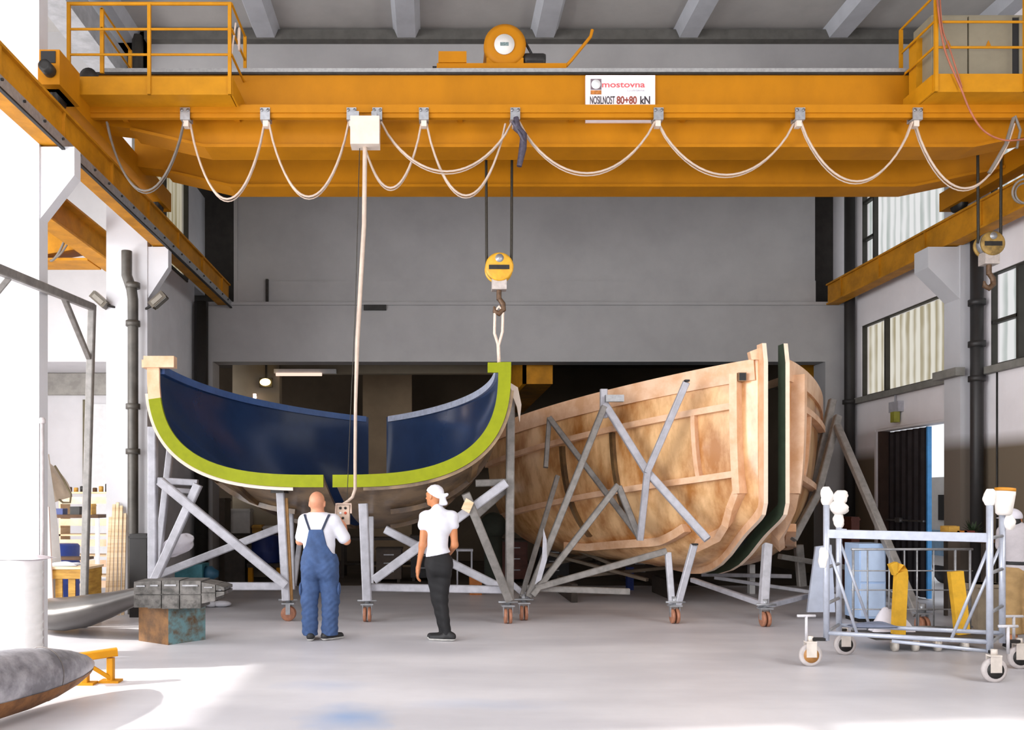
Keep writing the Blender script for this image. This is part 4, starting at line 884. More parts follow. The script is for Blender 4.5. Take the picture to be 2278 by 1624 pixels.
# shelf unit in the aisle
sh = thing('shelf_unit', 'open pale wooden shelf unit in the left aisle behind the tube frame', 'shelf', (-6.1, 15.1, 0))
for z in (.30, .66, 1.02, 1.36, 1.76): MB().box(-6.55, -5.62, 14.9, 15.3, z, z+.03).build('shelf_board', TIMBER, sh); 
for z in (.12, .48, .84, 1.20, 1.58): MB().box(-6.53, -5.64, 14.88, 14.9, z, z+.12).build('front_panel', PEACH, sh)
for x in (-6.55, -5.65): MB().box(x, x+.03, 14.9, 15.3, 0, 1.79).build('side_panel', TIMBER, sh)
rnd = random.Random(4)
for i in range(7):
    x = -6.4+.11*i; h = rnd.uniform(.06, .14)
    one('tin', MB().lathe((x, 15.0, 1.79), (0, 0, 1), [(0, .038), (h, .038), (h+.008, .03), (h+.01, .0)], 14), (BROWNW, CRATE, DARKST, RUSTB)[i % 4], ('first', 'second', 'third', 'fourth', 'fifth', 'sixth', 'seventh')[i]+' small tin from the left on top of the aisle shelf', 'tin', 'tins on the aisle shelf')
one('blue_barrel', MB().lathe((-5.95, 13.6, 0), (0, 0, 1), [(0, .27), (.03, .29), (.3, .28), (.33, .295), (.36, .28), (.62, .28), (.65, .295), (.68, .28), (.92, .285), (.95, .26)], 28), NAVYP, 'dark blue barrel in the left aisle, left of the shelf unit', 'barrel')
wb = thing('workbench', 'cluttered dark workbench in the left aisle above the crate', 'workbench', (-5.7, 13.0, 0))
MB().box(-6.0, -5.0, 12.7, 13.1, 1.38, 1.43).build('top', BROWNW, wb)
for x in (-5.97, -5.05): MB().box(x, x+.05, 12.72, 12.77, 0, 1.38).build('leg', WHITEP, wb)
MB().box(-5.9, -5.2, 12.74, 13.05, .75, .79).build('lower_shelf', BROWNW, wb)
for i, (x, w_, h, m, lab) in enumerate(((-5.85, .10, .14, PEACH, 'pale box at the left end of the dark aisle workbench'), (-5.62, .12, .09, NAVYP, 'blue box on the dark aisle workbench'), (-5.38, .14, .12, DARKST, 'black tool box on the dark aisle workbench'), (-5.16, .07, .16, CRATE, 'tall yellowish box at the right end of the dark aisle workbench'))):
    one('storage_box', MB().box(x-w_/2, x+w_/2, 12.78, 12.95, 1.43, 1.43+h).box(x-w_/2-.006, x+w_/2+.006, 12.775, 12.955, 1.43+h*.8, 1.43+h*.86), m, lab, 'box')
# white fibreglass shells leaning in the aisle
ws = thing('fibreglass_shell', 'white and beige fibreglass boat shell standing in the left aisle beside the pillar', 'boat shell', (-5.4, 12.0, 0))
def shell_(pts0, pts1, m, nm):
    mb = MB(); n = 14; rows = []
    for i in range(n+1):
        t = i/n; r = []
        for j in range(9):
            s = j/8; a = P(*pts0[0]).lerp(P(*pts0[1]), t); b = P(*pts1[0]).lerp(P(*pts1[1]), t); p = a.lerp(b, s); p.y -= .22*math.sin(PI*s)*(.3+.7*math.sin(PI*(.15+.7*t))); p.x += .05*math.sin(PI*t); r.append(p)
        rows.append(r)
    mb.grid(rows); rows2 = [[p+Vector((0, .02, 0)) for p in r] for r in rows]; mb.grid(rows2)
    for a, b in ((rows[0], rows2[0]), (rows[-1], rows2[-1]), ([r[0] for r in rows], [r[0] for r in rows2]), ([r[-1] for r in rows], [r[-1] for r in rows2])): mb.grid([a, b])
    return mb.build(nm, m, ws)
shell_(((88, 955, 11.9), (84, 1375, 11.9)), ((96, 955, 11.9), (142, 1375, 11.9)), WHITEP, 'hull_side')
shell_(((108, 1010, 12.2), (100, 1130, 12.2)), ((122, 1040, 12.2), (160, 1105, 12.2)), M('shell_beige', (206, 188, 166), .6, 0, .1, 5), 'hull_bottom')
MB().tube([P(122, 1036, 12.1), P(140, 1065, 12.08), P(158, 1100, 12.08), P(156, 1118, 12.1), P(140, 1118, 12.08), P(115, 1098, 12.1)], .015).build('rim', M('rim_olive', (120, 108, 80), .6), ws)
one('conduit_pipe', MB().cyl((-4.10, 8.93, 0), (-4.10, 8.93, 2.45), .02, 12).lathe((-4.10, 8.93, 2.45), (0, 0, 1), [(0, .035), (.04, .035), (.06, .02)], 12), M('pipe_pale', (206, 198, 198), .5), 'pale vertical pipe at the right edge of the near left pillar', 'pipe')
# plastic bag on the cradle
BAG = M('bag_white', (228, 224, 232), .6, 0, .05, 8)
mb = MB(); rows = []; c = P(398, 1213, 11.75); rnd = random.Random(9)
for i in range(13):
    ph = PI*i/12; rows.append([c+Vector((.19*math.sin(ph)*math.cos(t)*(1+.18*math.sin(3*t+i)), .08*math.sin(ph)*math.sin(t), .15*math.cos(ph)*(1+.12*math.sin(2*t))))+Vector((.10*math.cos(ph), 0, 0)) for t in (2*PI*j/18 for j in range(19))])
mb.grid(rows); mb.add([P(352, 1218, 11.6), P(372, 1200, 11.6), P(385, 1215, 11.6), P(365, 1238, 11.6), P(350, 1232, 11.6)], [(0, 1, 2, 3, 4)]); 
one('plastic_bag', mb, BAG, 'white plastic bag caught on the left cradle of the green-edged mould', 'bag')

# ------------------------------------------------------------------ behind and under the moulds
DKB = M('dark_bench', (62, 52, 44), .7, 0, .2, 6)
def bench(x0, x1, y, z, label, m=DKB):
    t = thing('workbench', label, 'workbench', ((x0+x1)/2, y, 0))
    MB().box(x0, x1, y-.35, y+.35, z-.05, z).build('top', m, t)
    for x in (x0+.04, x1-.1):
        for yy in (y-.32, y+.26): MB().box(x, x+.06, yy, yy+.06, 0, z-.05).build('leg', m, t)
    MB().box(x0+.1, x1-.1, y-.3, y+.3, .28, .31).build('lower_shelf', m, t)
    return t
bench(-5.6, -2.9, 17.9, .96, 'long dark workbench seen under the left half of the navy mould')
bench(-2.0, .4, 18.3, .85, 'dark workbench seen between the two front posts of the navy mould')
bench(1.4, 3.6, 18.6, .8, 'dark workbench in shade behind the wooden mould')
def boxthing(name, px0, px1, py0, d, m, label, cat, zb=0., dep=.3, lid=True):
    x0 = (px0-CX)*d/F; x1 = (px1-CX)*d/F; z1 = EYE+(CY-py0)*d/F
    mb = MB().box(x0, x1, d, d+dep, zb, z1)
    if lid: mb.box(x0-.012, x1+.012, d-.012, d+dep+.012, z1-.06, z1-.025)
    return one(name, mb, m, label, cat)
boxthing('plastic_bin', 508, 556, 1132, 17.7, M('bin_grey', (196, 194, 190), .6, 0, .06), 'pale grey bin on the workbench under the navy mould', 'bin', .96)
boxthing('cardboard_box', 561, 582, 1168, 17.75, CRATE, 'yellowish box right of the pale grey bin', 'box', .96)
boxthing('cardboard_box', 585, 618, 1170, 17.75, M('box_white', (216, 206, 196), .7), 'white box at the right end of the bench with the pale grey bin', 'box', .96)
one('blue_barrel', MB().lathe((-3.3, 16.75, .42), (0, 0, 1), [(0, .27), (.03, .285), (.2, .28), (.23, .29), (.26, .28), (.5, .27), (.54, .22)], 26), NAVYP, 'dark blue barrel on a low stand left of the bald man', 'barrel')
bs = thing('barrel_stand', 'low yellow and dark stand under the dark blue barrel', 'stand', (-3.3, 16.75, 0))
MB().box(-3.62, -2.95, 16.5, 17.0, .34, .42).build('top', DKB, bs)
for x in (-3.6, -3.05): MB().box(x, x+.09, 16.5, 16.6, 0, .34).build('leg', YELP, bs)
tm = thing('teal_machine', 'small teal machine on the floor behind the ribbed fin root', 'machine', (-3.62, 13.3, 0))
MB().box(-3.98, -3.56, 13.1, 13.5, .34, .66).build('housing', TEAL, tm); MB().lathe((-3.56, 13.3, .5), (1, 0, 0), [(0, .12), (.1, .12), (.14, .08), (.2, .05)], 18).build('motor', M('machine_blue', (44, 92, 120), .45, .1), tm)
MB().box(-4.0, -3.4, 13.1, 13.5, .26, .34).build('base', CREAM, tm)
for x in (-3.97, -3.47): MB().box(x, x+.06, 13.12, 13.48, 0, .26).build('leg', DKB, tm)
one('rag', MB().ball((-3.28, 13.15, .05), .10, 14, sc=(1.6, .9, .5)).ball((-3.42, 13.1, .05), .07, 12, sc=(1.3, 1, .7)), SHIRT, 'white rag on the floor right of the small teal machine', 'rag')
# dark stacks along the left of the opening
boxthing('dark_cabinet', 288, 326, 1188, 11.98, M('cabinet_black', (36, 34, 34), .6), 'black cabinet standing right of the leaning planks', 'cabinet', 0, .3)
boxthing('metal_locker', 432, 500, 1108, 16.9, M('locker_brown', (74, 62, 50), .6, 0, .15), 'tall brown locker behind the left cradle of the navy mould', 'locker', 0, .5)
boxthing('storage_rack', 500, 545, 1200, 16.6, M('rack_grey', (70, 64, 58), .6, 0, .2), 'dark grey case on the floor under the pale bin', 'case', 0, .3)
boxthing('wooden_box', 1045, 1072, 1282, 14.8, M('orange_wood', (176, 104, 44), .7, 0, .15), 'orange-brown wooden block on the floor behind the second man', 'block', 0, .3, False)
gs = thing('stool', 'small pale grey stool to the right behind the man in the white headscarf', 'stool', (.55, 15.5, 0))
MB().box(.40, .70, 15.4, 15.7, .72, .76).build('seat', GALV, gs)
for x in (.41, .67):
    for y in (15.41, 15.67): MB().box(x, x+.02, y, y+.02, 0, .72).build('leg', GALV, gs)
one('dark_sack', MB().ball((1.05, 15.2, 1.18), .24, 18, sc=(1, .7, 1.05)).cyl((1.05, 15.2, .0), (1.05, 15.2, 1.0), .16, 16), M('sack_green', (34, 40, 30), .85, 0, .2), 'dark green covered machine behind the right cradle of the navy mould', 'machine')
for i, (a, b, wd) in enumerate((((1205, 1262, 14.6), (1425, 1205, 15.2), .11), ((1215, 1230, 14.8), (1440, 1290, 13.6), .10), ((1240, 1205, 15.0), (1380, 1262, 14.2), .10), ((1330, 1190, 15.2), (1480, 1230, 14.6), .09), ((1260, 1285, 14.0), (1490, 1262, 14.3), .10))):
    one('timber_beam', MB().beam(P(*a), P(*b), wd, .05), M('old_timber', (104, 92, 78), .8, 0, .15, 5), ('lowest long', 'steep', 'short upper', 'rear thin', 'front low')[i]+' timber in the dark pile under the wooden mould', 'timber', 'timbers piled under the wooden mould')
tq = thing('timber_rack', 'low dark rack holding the timbers under the wooden mould', 'rack', (3, 14.6, 0))
for x in (2.2, 3.9): MB().box(x, x+.1, 13.7, 15.3, .0, .30).build('bearer', DKB, tq)
boxthing('blue_can', 1396, 1410, 1262, 15.6, NAVYP, 'blue can on the floor far under the wooden mould', 'can', 0, .15, False)
boxthing('white_can', 1668, 1680, 1256, 15.0, WHITEP, 'small white can on the floor under the far half of the wooden mould', 'can', 0, .12, False)
one('cardboard_sheet', MB().prism([P(1190, 1300, 11.5), P(1206, 1240, 11.5), P(1209, 1175, 11.5), P(1216, 1200, 11.5), P(1217, 1245, 11.5), P(1204, 1290, 11.5)], (0, .02, 0)), GALV, 'pale torn sheet tied to the left brace of the wooden mould', 'sheet')
# dark machines and chests along the opening
def chest(x, y, w_, h, m, label, nd=3):
    t = thing('tool_chest', label, 'tool chest', (x, y, 0), 'dark tool chests behind the moulds')
    MB().box(x-w_/2, x+w_/2, y-.28, y+.28, .08, h).build('body', m, t); MB().box(x-w_/2-.015, x+w_/2+.015, y-.3, y+.3, h, h+.03).build('top', DKB, t)
    for k in range(nd):
        z0 = .12+(h-.16)*k/nd; d = MB().box(x-w_/2+.03, x+w_/2-.03, y-.295, y-.28, z0, z0+(h-.16)/nd-.03).build('drawer', m, t)
        MB().box(x-.1, x+.1, y-.31, y-.295, z0+(h-.16)/nd*.6, z0+(h-.16)/nd*.6+.02).build('handle', ZINC, d)
    for sx in (-1, 1): MB().box(x+sx*(w_/2-.06)-.03, x+sx*(w_/2-.06)+.03, y-.25, y+.25, 0, .08).build('foot', DKB, t)
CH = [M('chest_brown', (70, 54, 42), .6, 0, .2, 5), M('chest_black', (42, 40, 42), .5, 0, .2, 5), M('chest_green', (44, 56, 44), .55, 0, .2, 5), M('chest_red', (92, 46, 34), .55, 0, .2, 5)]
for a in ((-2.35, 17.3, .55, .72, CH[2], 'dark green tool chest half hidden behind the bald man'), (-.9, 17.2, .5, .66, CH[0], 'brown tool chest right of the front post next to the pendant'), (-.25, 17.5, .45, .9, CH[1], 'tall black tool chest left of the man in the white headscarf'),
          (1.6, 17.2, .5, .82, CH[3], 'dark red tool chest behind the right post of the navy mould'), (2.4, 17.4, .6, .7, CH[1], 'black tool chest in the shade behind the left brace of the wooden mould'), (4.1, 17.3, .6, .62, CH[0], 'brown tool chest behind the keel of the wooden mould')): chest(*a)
# crane beam of the next hall, under the lintel
nb = thing('crane_beam', 'yellow crane beam of the next hall, end-on under the lintel right of the hook', 'crane girder', (2.1, 19, 4.0))
MB().box(1.75, 2.35, 16.95, 22.5, 3.95, 4.9).build('beam', YEL2, nb)
MB().prism([(1.75, 16.95, 3.95), (1.75, 16.95, 4.6), (1.2, 19.5, 3.9), (1.1, 19.5, 3.35)], (.08, 0, 0)).build('bracket', YEL2, nb)
boxthing('yellow_beam', 1782, 1822, 812, 17.4, YEL2, 'yellow beam end visible right of the far wooden mould half, under the lintel', 'beam', 3.85, .5, False)
# lamps of the next hall
lamp = thing('wall_lamp', 'glowing warm lamp in the dark hall above the navy mould', 'lamp', tuple(P(590, 850, 18)))
c = P(590, 850, 18.0); MB().ball(c, .085, 16, sc=(1.35, .6, .9)).build('bulb', glow('lamp_glow', (255, 214, 130), 9), lamp)
MB().box(c.x-.14, c.x+.14, c.y+.06, c.y+.1, c.z-.1, c.z+.1).build('reflector', DARKST, lamp); MB().box(c.x-.02, c.x+.02, c.y+.08, c.y+.12, c.z-.02, c.z+.6).build('stem', DARKST, lamp)
c = P(566, 882, 18.0); one('strip_lamp', MB().box(c.x-.03, c.x+.03, c.y, c.y+.05, c.z-.12, c.z+.06).box(c.x-.008, c.x+.008, c.y+.05, c.y+.21, c.z, c.z+.02), glow('tube_glow', (255, 230, 220), 3), 'short glowing strip below the warm lamp in the dark hall', 'lamp')
fl = thing('fluorescent_lamp', 'long fluorescent lamp under the ceiling of the dark hall', 'lamp', tuple(P(665, 833, 18.1)))
a = P(614, 833, 18.1); b = P(716, 833, 18.1); MB().cyl(a, b, .035, 10).build('tube', glow('tube_soft', (255, 220, 200), 1.4), fl); MB().box(a.x-.05, b.x+.3, 18.12, 18.24, a.z+.03, a.z+.12).build('fitting', WHITEP, fl)

# ------------------------------------------------------------------ right side: scaffold, trolley, boxes
sc_ = thing('scaffold_tower', 'low aluminium rolling scaffold tower on castors at the lower right', 'scaffold', (4.66, 8.4, 0))
FL, FR, RL, RR = Vector((3.88, 8.45, 0)), Vector((5.06, 7.78, 0)), Vector((4.25, 8.97, 0)), Vector((5.52, 8.30, 0))
up = lambda p, z: Vector((p.x, p.y, z))
for p, zt in ((FL, 1.72), (FR, 1.73), (RL, 1.62), (RR, 1.55)): MB().cyl(up(p, .26), up(p, zt), .029, 16).build('post', ALU, sc_)
MB().beam(up(FL, 1.315), up(FR, 1.305), .03, .085).build('guard_board', ALU, sc_)
MB().beam(up(RL, 1.315), up(RL.lerp(RR, .05), 1.31), .03, .07).build('guard_stub', ALU, sc_)
for a, b in ((FL, RL), (FR, RR)):
    for z in (.34, .62, .98, 1.30): MB().cyl(up(a, z), up(b, z), .017, 10).build('rung', ZINC, sc_)
for a, b in ((FL, FR), (RL, RR)):
    MB().cyl(up(a, .335), up(b, .355), .022, 12).build('base_tube', ALU, sc_)
    MB().cyl(up(a, 1.24), up(a.lerp(b, .2), .35), .014, 10).build('diagonal_brace', ALU, sc_)
    MB().cyl(up(b, 1.24), up(b.lerp(a, .22), .36), .014, 10).build('diagonal_brace', ALU, sc_)
MB().cyl(up(FL.lerp(FR, .42), .30), up(FR, .27), .017, 10).build('base_tube', ALU, sc_)
def scaf_caster(p, off, hub, hand=None):
    c = p+off; r = .112
    MB().beam(up(p, .27), up(c, .27), .05, .03).build('outrigger', DARKST, sc_)
    f = MB(); f.box(c.x-.05, c.x+.05, c.y-.04, c.y+.04, .235, .25); f.box(c.x-.05, c.x+.05, c.y-.036, c.y-.03, r-.02, .24); f.box(c.x-.05, c.x+.05, c.y+.03, c.y+.036, r-.02, .24); f.cyl((c.x, c.y, .25), (c.x, c.y, .30), .028, 12)
    o = f.build('castor_fork', M('castor_cream', (226, 216, 206), .5), sc_)
    q = Vector((.35, -.93, 0)).normalized()
    MB().lathe(c+Vector((0, .024, r)), (0, -1, 0), [(0, r*.8), (.006, r), (.04, r), (.046, r*.8)], 28).build('tyre', M('tyre_pale', (206, 198, 196), .6), o)
    MB().lathe(c+Vector((0, .026, r)), (0, -1, 0), [(0, r*.68), (.052, r*.68)], 20).build('wheel_hub', hub, o)
    if hand:
        h = c+Vector(hand); MB().cyl(up(h, .25), up(h, .50), .014, 8).cyl((h.x-.09, h.y, .50), (h.x+.09, h.y, .50), .014, 8).build('brake_handle', M('handle_pale', (210, 208, 212), .5), sc_)
scaf_caster(FL, Vector((-.15, .02, 0)), M('hub_brown', (186, 130, 66), .5), (-.04, 0, 0)); scaf_caster(RL, Vector((.12, .12, 0)), DARKST)
scaf_caster(FR, Vector((.0, -.06, 0)), DARKST, (.16, .05, 0)); scaf_caster(RR, Vector((.2, .05, 0)), DARKST, (.0, .08, 0))
FOAM = M('foam_white', (244, 238, 232), .8, 0, .05, 12)
def wrap(p, z, r, h, nm, seed):
    rnd = random.Random(seed); mb = MB(); rows = []; k = 10
    for i in range(k+1):
        t = i/k; q = math.sin(PI*(.12+.80*t))**.5; rows.append([Vector((p.x, p.y, z+h*t))+Vector((math.cos(a), math.sin(a), 0))*(r*q*(1+.16*math.sin(3*a+5*t+seed)+.08*math.sin(7*a-9*t))) for a in (2*PI*j/16 for j in range(17))])
    mb.grid(rows); mb.add(rows[-1][:-1], [tuple(range(16))]); mb.add(rows[0][:-1], [tuple(range(16))]); mb.build(nm, FOAM, sc_)
wrap(FL, 1.60, .055, .18, 'foam_wrap', 1); wrap(RL, 1.50, .085, .14, 'foam_wrap', 2); wrap(up(RL, 0)+Vector((.02, 0, 0)), 1.62, .07, .13, 'foam_wrap', 4); wrap(RL, 1.36, .05, .16, 'foam_wrap', 3); wrap(FR, 1.60, .05, .15, 'foam_wrap', 5); wrap(up(FL, 0)+Vector((-.03, 0, 0)), .98, .045, .2, 'foam_wrap', 6)
c = RR+Vector((.0, -.02, 0)); MB().lathe(up(c, 1.50), (.06, 0, 1), [(0, .05), (.02, .07), (.2, .088), (.235, .088)], 22).build('foam_cup', FOAM, sc_); MB().lathe(up(c, 1.735)+Vector((.014, 0, 0)), (.06, 0, 1), [(0, .09), (.03, .088), (.035, .06)], 22).build('orange_cap', M('cap_orange', (224, 150, 40), .5), sc_)
wrap(up(c, 0)+Vector((.05, 0, 0)), 1.36, .05, .15, 'foam_wrap', 8)
# wire trolley behind the scaffold
wt = thing('wire_trolley', 'wire mesh roll trolley standing behind the scaffold tower', 'trolley', (5.5, 9.6, 0))
WX = lambda px: (px-CX)*9.75/F
x0, x1 = WX(1898), WX(2160)
for px in (1898, 1930, 1978, 2012, 2040, 2077, 2125, 2158): 
    r = .014 if px in (1898, 2125, 2158) else .009
    MB().cyl((WX(px), 9.75, .16), (WX(px), 9.75, 1.08), r, 8).build('upright_wire', ZINC, wt)
for z, r in ((1.085, .014), (.84, .008), (.62, .008), (.40, .008), (.2, .012)): MB().cyl((x0-.02, 9.75, z), (x1+.02, 9.75, z), r, 8).build('cross_wire', ZINC, wt)
MB().box(x0, x1, 9.25, 9.8, .13, .16).build('base_plate', M('base_dark', (74, 70, 66), .6), wt)
for px in (1990, 2035, 2085, 2145):
    x = (px-CX)*9.3/F; c_ = MB(); c_.box(x-.035, x+.035, 9.27, 9.33, .09, .13)
    o = c_.build('castor', CREAM, wt); MB().cyl((x-.02, 9.3, .06), (x+.02, 9.3, .06), .06, 18).build('wheel', M('wheel_cream', (214, 206, 196), .5), o)
YFOAM = M('yellow_foam', (232, 178, 44), .7, 0, .12, 6)
def yboard(cx, lean, label, hook):
    mb = MB(); d = 9.45; pts = [Vector((cx+lean, d, .165)), Vector((cx+lean*.6, d, .45)), Vector((cx, d, .80)), Vector((cx-.005, d, .86))]
    if hook: pts += [Vector((cx-.03, d, .895)), Vector((cx-.07, d, .915)), Vector((cx-.13, d, .89))]
    nor = []
    for i in range(len(pts)):
        t = pts[min(i+1, len(pts)-1)]-pts[max(0, i-1)]; nor.append(Vector((t.z, 0, -t.x)))
    q = [p-n.normalized()*.07 for p, n in zip(pts, nor)]
    sweep(mb, q, nor, .07, .135 if not hook else .12)
    one('yellow_pad', mb, YFOAM, label, 'pad')
yboard(WX(1975), -.03, 'left yellow padded post in the wire trolley, with a bent top', True)
yboard(WX(2092), .07, 'right yellow padded post in the wire trolley', False)
sheet('plastic_sheet', (5.15, 9.63, .165), .22, .085, .27, BAG, 'white crumpled plastic between the yellow pads of the wire trolley', 'sheet', 12)
sheet('grey_cloth', (4.42, 8.62, .37), .22, .10, .05, M('cloth_blue_grey', (120, 128, 150), .8, 0, .1), 'blue-grey cloth lying across the left base tubes of the scaffold', 'cloth', 14)
one('wall_cable', MB().cyl((7.985, 12.12, .1), (7.985, 12.12, 3.46), .012, 8), DARKST, 'thin dark cable running down the right wall just right of the concrete pillar', 'cable')
# things along the right wall
bcab = thing('pale_blue_cabinet', 'pale blue cabinet behind the left end of the wire trolley', 'cabinet', (5.85, 11.7, 0))
MB().box(5.72, 6.08, 11.5, 11.9, .05, 1.06).build('body', M('cab_pale_blue', (178, 204, 238), .4, 0, .04), bcab); MB().box(5.74, 6.06, 11.485, 11.5, .55, 1.0).build('door', M('cab_pale_blue2', (196, 216, 244), .4, 0, .04), bcab); MB().box(5.74, 6.06, 11.485, 11.5, .08, .52).build('door', M('cab_pale_blue2', (196, 216, 244), .4), bcab); MB().box(5.72, 6.08, 11.52, 11.88, 0, .05).build('plinth', DARKST, bcab)
one('leaning_sheet', MB().prism([P(1815, 1216, 12.0), P(1850, 1212, 12.0), P(1858, 1362, 11.75), P(1796, 1362, 11.75)], (0, .04, 0)), M('panel_pale', (196, 204, 222), .5, 0, .06), 'pale sheet leaning behind the left post of the scaffold', 'sheet')
boxthing('red_brown_box', 1894, 1912, 1150, 14.3, M('box_redbrown', (92, 46, 36), .7), 'dark red-brown case standing against the right wall, left of the door', 'case', 0, .3)
rk = thing('low_rack', 'low dark rack against the right wall below the column', 'rack', (7.5, 12, 0))
MB().box(7.25, 7.95, 11.3, 12.2, 1.08, 1.12).build('top', BROWNW, rk)
for x in (7.27, 7.9):
    for y in (11.32, 12.15): MB().box(x, x+.04, y, y+.04, 0, 1.08).build('leg', DKB, rk)
for i, (px, wd, h, m, lab) in enumerate(((2118, .14, .18, CRATE, 'tall yellowish box at the left end of the low rack'), (2135, .13, .12, M('box_orange', (190, 116, 40), .7), 'orange-brown box on the low rack'), (2152, .14, .12, M('box_red', (110, 44, 34), .7), 'dark red box on the low rack under the black pipe'))):
    x = (px-CX)*11.4/F; one('cardboard_box', MB().box(x-wd/2, x+wd/2, 11.35, 11.55, 1.12, 1.12+h).box(x-wd/2-.003, x+wd/2+.003, 11.42, 11.48, 1.12+h*.4, 1.12+h+.004), m, lab, 'box')
pt_ = thing('potted_plant', 'small dark green plant on the low rack beside the black pipe', 'plant', ((2166-CX)*11.4/F, 11.4, 1.12))
x = (2166-CX)*11.4/F; MB().lathe((x, 11.42, 1.12), (0, 0, 1), [(0, .04), (.1, .055), (.105, .05)], 16).build('pot', BROWNW, pt_)
mb = MB(); rnd = random.Random(2)
for i in range(26):
    a = rnd.uniform(0, 2*PI); l = rnd.uniform(.08, .2); e = rnd.uniform(.3, 1.3); p0 = Vector((x, 11.42, 1.215)); dr_ = Vector((math.cos(a)*math.cos(e), math.sin(a)*math.cos(e), math.sin(e))); sd_ = Vector((-math.sin(a), math.cos(a), 0))
    p1 = p0+dr_*l; mb.add([p0, p0+dr_*l*.5+sd_*.02, p1, p0+dr_*l*.5-sd_*.02], [(0, 1, 2, 3)])
mb.build('leaves', M('leaf_green', (44, 62, 36), .6, 0, .2), pt_)
one('concrete_block', MB().box(6.62, 6.95, 10.4, 10.75, 0, .62).box(6.60, 6.97, 10.38, 10.77, .58, .62), M('block_beige', (150, 136, 116), .8, 0, .12), 'beige block on the floor behind the right end of the wire trolley', 'block')
wl = thing('wall_lamp', 'grey and yellow lamp fitting on the right wall above the dark door', 'lamp', tuple(P(2010, 905, 14.7)))
MB().box(7.90, 8.0, 14.55, 14.85, 3.16, 3.34).build('box', GALV, wl); MB().box(7.86, 7.96, 14.6, 14.72, 2.98, 3.16).build('horn', M('horn_yellow', (160, 160, 60), .5), wl); MB().cyl((7.96, 14.75, 3.34), (7.96, 14.75, 3.5), .015, 8).build('conduit', GALV, wl)
# ------------------------------------------------------------------ people: smooth bodies from blended shapes
def rc(a, b, ra, rb, k=.03): return ('c', np.array(a, float), np.array(b, float), ra, rb, k)
def el(c, r, k=.04, yaw=0.): return ('e', np.array(c, float), np.array(r, float), yaw, k)
def prim_d(p, X):
    if p[0] == 'c':
        a, b, ra, rb = p[1:5]; ba = b-a; L = float(ba@ba)+1e-9
        t = np.clip(((X-a)@ba)/L, 0, 1); return np.linalg.norm(X-a-t[..., None]*ba, axis=-1)-(ra+(rb-ra)*t)
    c, r, yaw = p[1:4]; q = X-c
    if yaw: cs, sn = math.cos(-yaw), math.sin(-yaw); q = np.stack([q[..., 0]*cs-q[..., 1]*sn, q[..., 0]*sn+q[..., 1]*cs, q[..., 2]], -1)
    k0 = np.linalg.norm(q/r, axis=-1); k1 = np.linalg.norm(q/(r*r), axis=-1)+1e-9; return k0*(k0-1)/k1
def field(prims, X, inflate=0.):
    d = None
    for p in prims:
        e = prim_d(p, X)-inflate; k = p[-1]
        if d is None: d = e
        else: hh = np.clip(.5+.5*(d-e)/k, 0, 1); d = d*(1-hh)+e*hh-k*hh*(1-hh)
    return d
def bounds(prims, m):
    lo = np.full(3, 9.); hi = np.full(3, -9.)
    for p in prims:
        if p[0] == 'c': pts = [(p[1], p[3]), (p[2], p[4])]
        else: pts = [(p[1], p[2].max())]
        for c, r in pts: lo = np.minimum(lo, c-r-m); hi = np.maximum(hi, c+r+m)
    return lo, hi
def sdf_mesh(prims, h=.008, inflate=0., mod=None, lo=None, hi=None):
    """surface nets over the blended field; mod(X, d) can trim it"""
    l, u = bounds(prims, inflate+.03); lo = l if lo is None else np.maximum(l, lo); hi = u if hi is None else np.minimum(u, hi)
    n = np.ceil((hi-lo)/h).astype(int)+2
    D = np.empty(n)
    xs, ys, zs = (lo[i]+h*np.arange(n[i]) for i in range(3))
    for k0 in range(0, n[2], 24):
        z = zs[k0:k0+24]; X = np.stack(np.meshgrid(xs, ys, z, indexing='ij'), -1); d = field(prims, X, inflate)
        D[:, :, k0:k0+24] = mod(X, d) if mod else d
    D[0] = D[-1] = 1; D[:, 0] = D[:, -1] = 1; D[:, :, 0] = D[:, :, -1] = 1
    S = D < 0; m = n-1
    num = np.zeros((*m, 3)); cnt = np.zeros(m)
    off = [(i, j, k) for i in (0, 1) for j in (0, 1) for k in (0, 1)]
    sl = lambda o: tuple(slice(o[a], o[a]+m[a]) for a in range(3))
    for i, a in enumerate(off):
        for b in off[i+1:]:
            if sum(abs(a[q]-b[q]) for q in range(3)) != 1: continue
            da, db = D[sl(a)], D[sl(b)]; c = S[sl(a)] != S[sl(b)]
            t = np.where(c, da/np.where(c, da-db, 1), 0)
            for q in range(3): num[..., q] += np.where(c, a[q]+(b[q]-a[q])*t, 0)
            cnt += c
    act = cnt > 0; idx = -np.ones(m, int); idx[act] = np.arange(act.sum())
    g = np.argwhere(act); V = lo+h*(g+num[act]/cnt[act][:, None])
    Fs = []
    for ax in range(3):
        o1, o2 = [q for q in range(3) if q != ax]
        if ax == 1: o1, o2 = o2, o1
        sa = [slice(1, m[q]) for q in range(3)]; sa[ax] = slice(0, m[ax]); sb = list(sa); sb[ax] = slice(1, m[ax]+1)
        A = S[tuple(sa)]; B = S[tuple(sb)]; e = np.argwhere(A != B); st = np.array([1, 1, 1]); st[ax] = 0; e = e+st
        f = A[tuple((e-st).T)]
        u1 = np.zeros(3, int); u1[o1] = 1; u2 = np.zeros(3, int); u2[o2] = 1
        q = np.stack([idx[tuple(e.T)], idx[tuple((e-u1).T)], idx[tuple((e-u1-u2).T)], idx[tuple((e-u2).T)]], 1)
        q[~f] = q[~f][:, ::-1]; Fs.append(q)
    return V, np.concatenate(Fs)
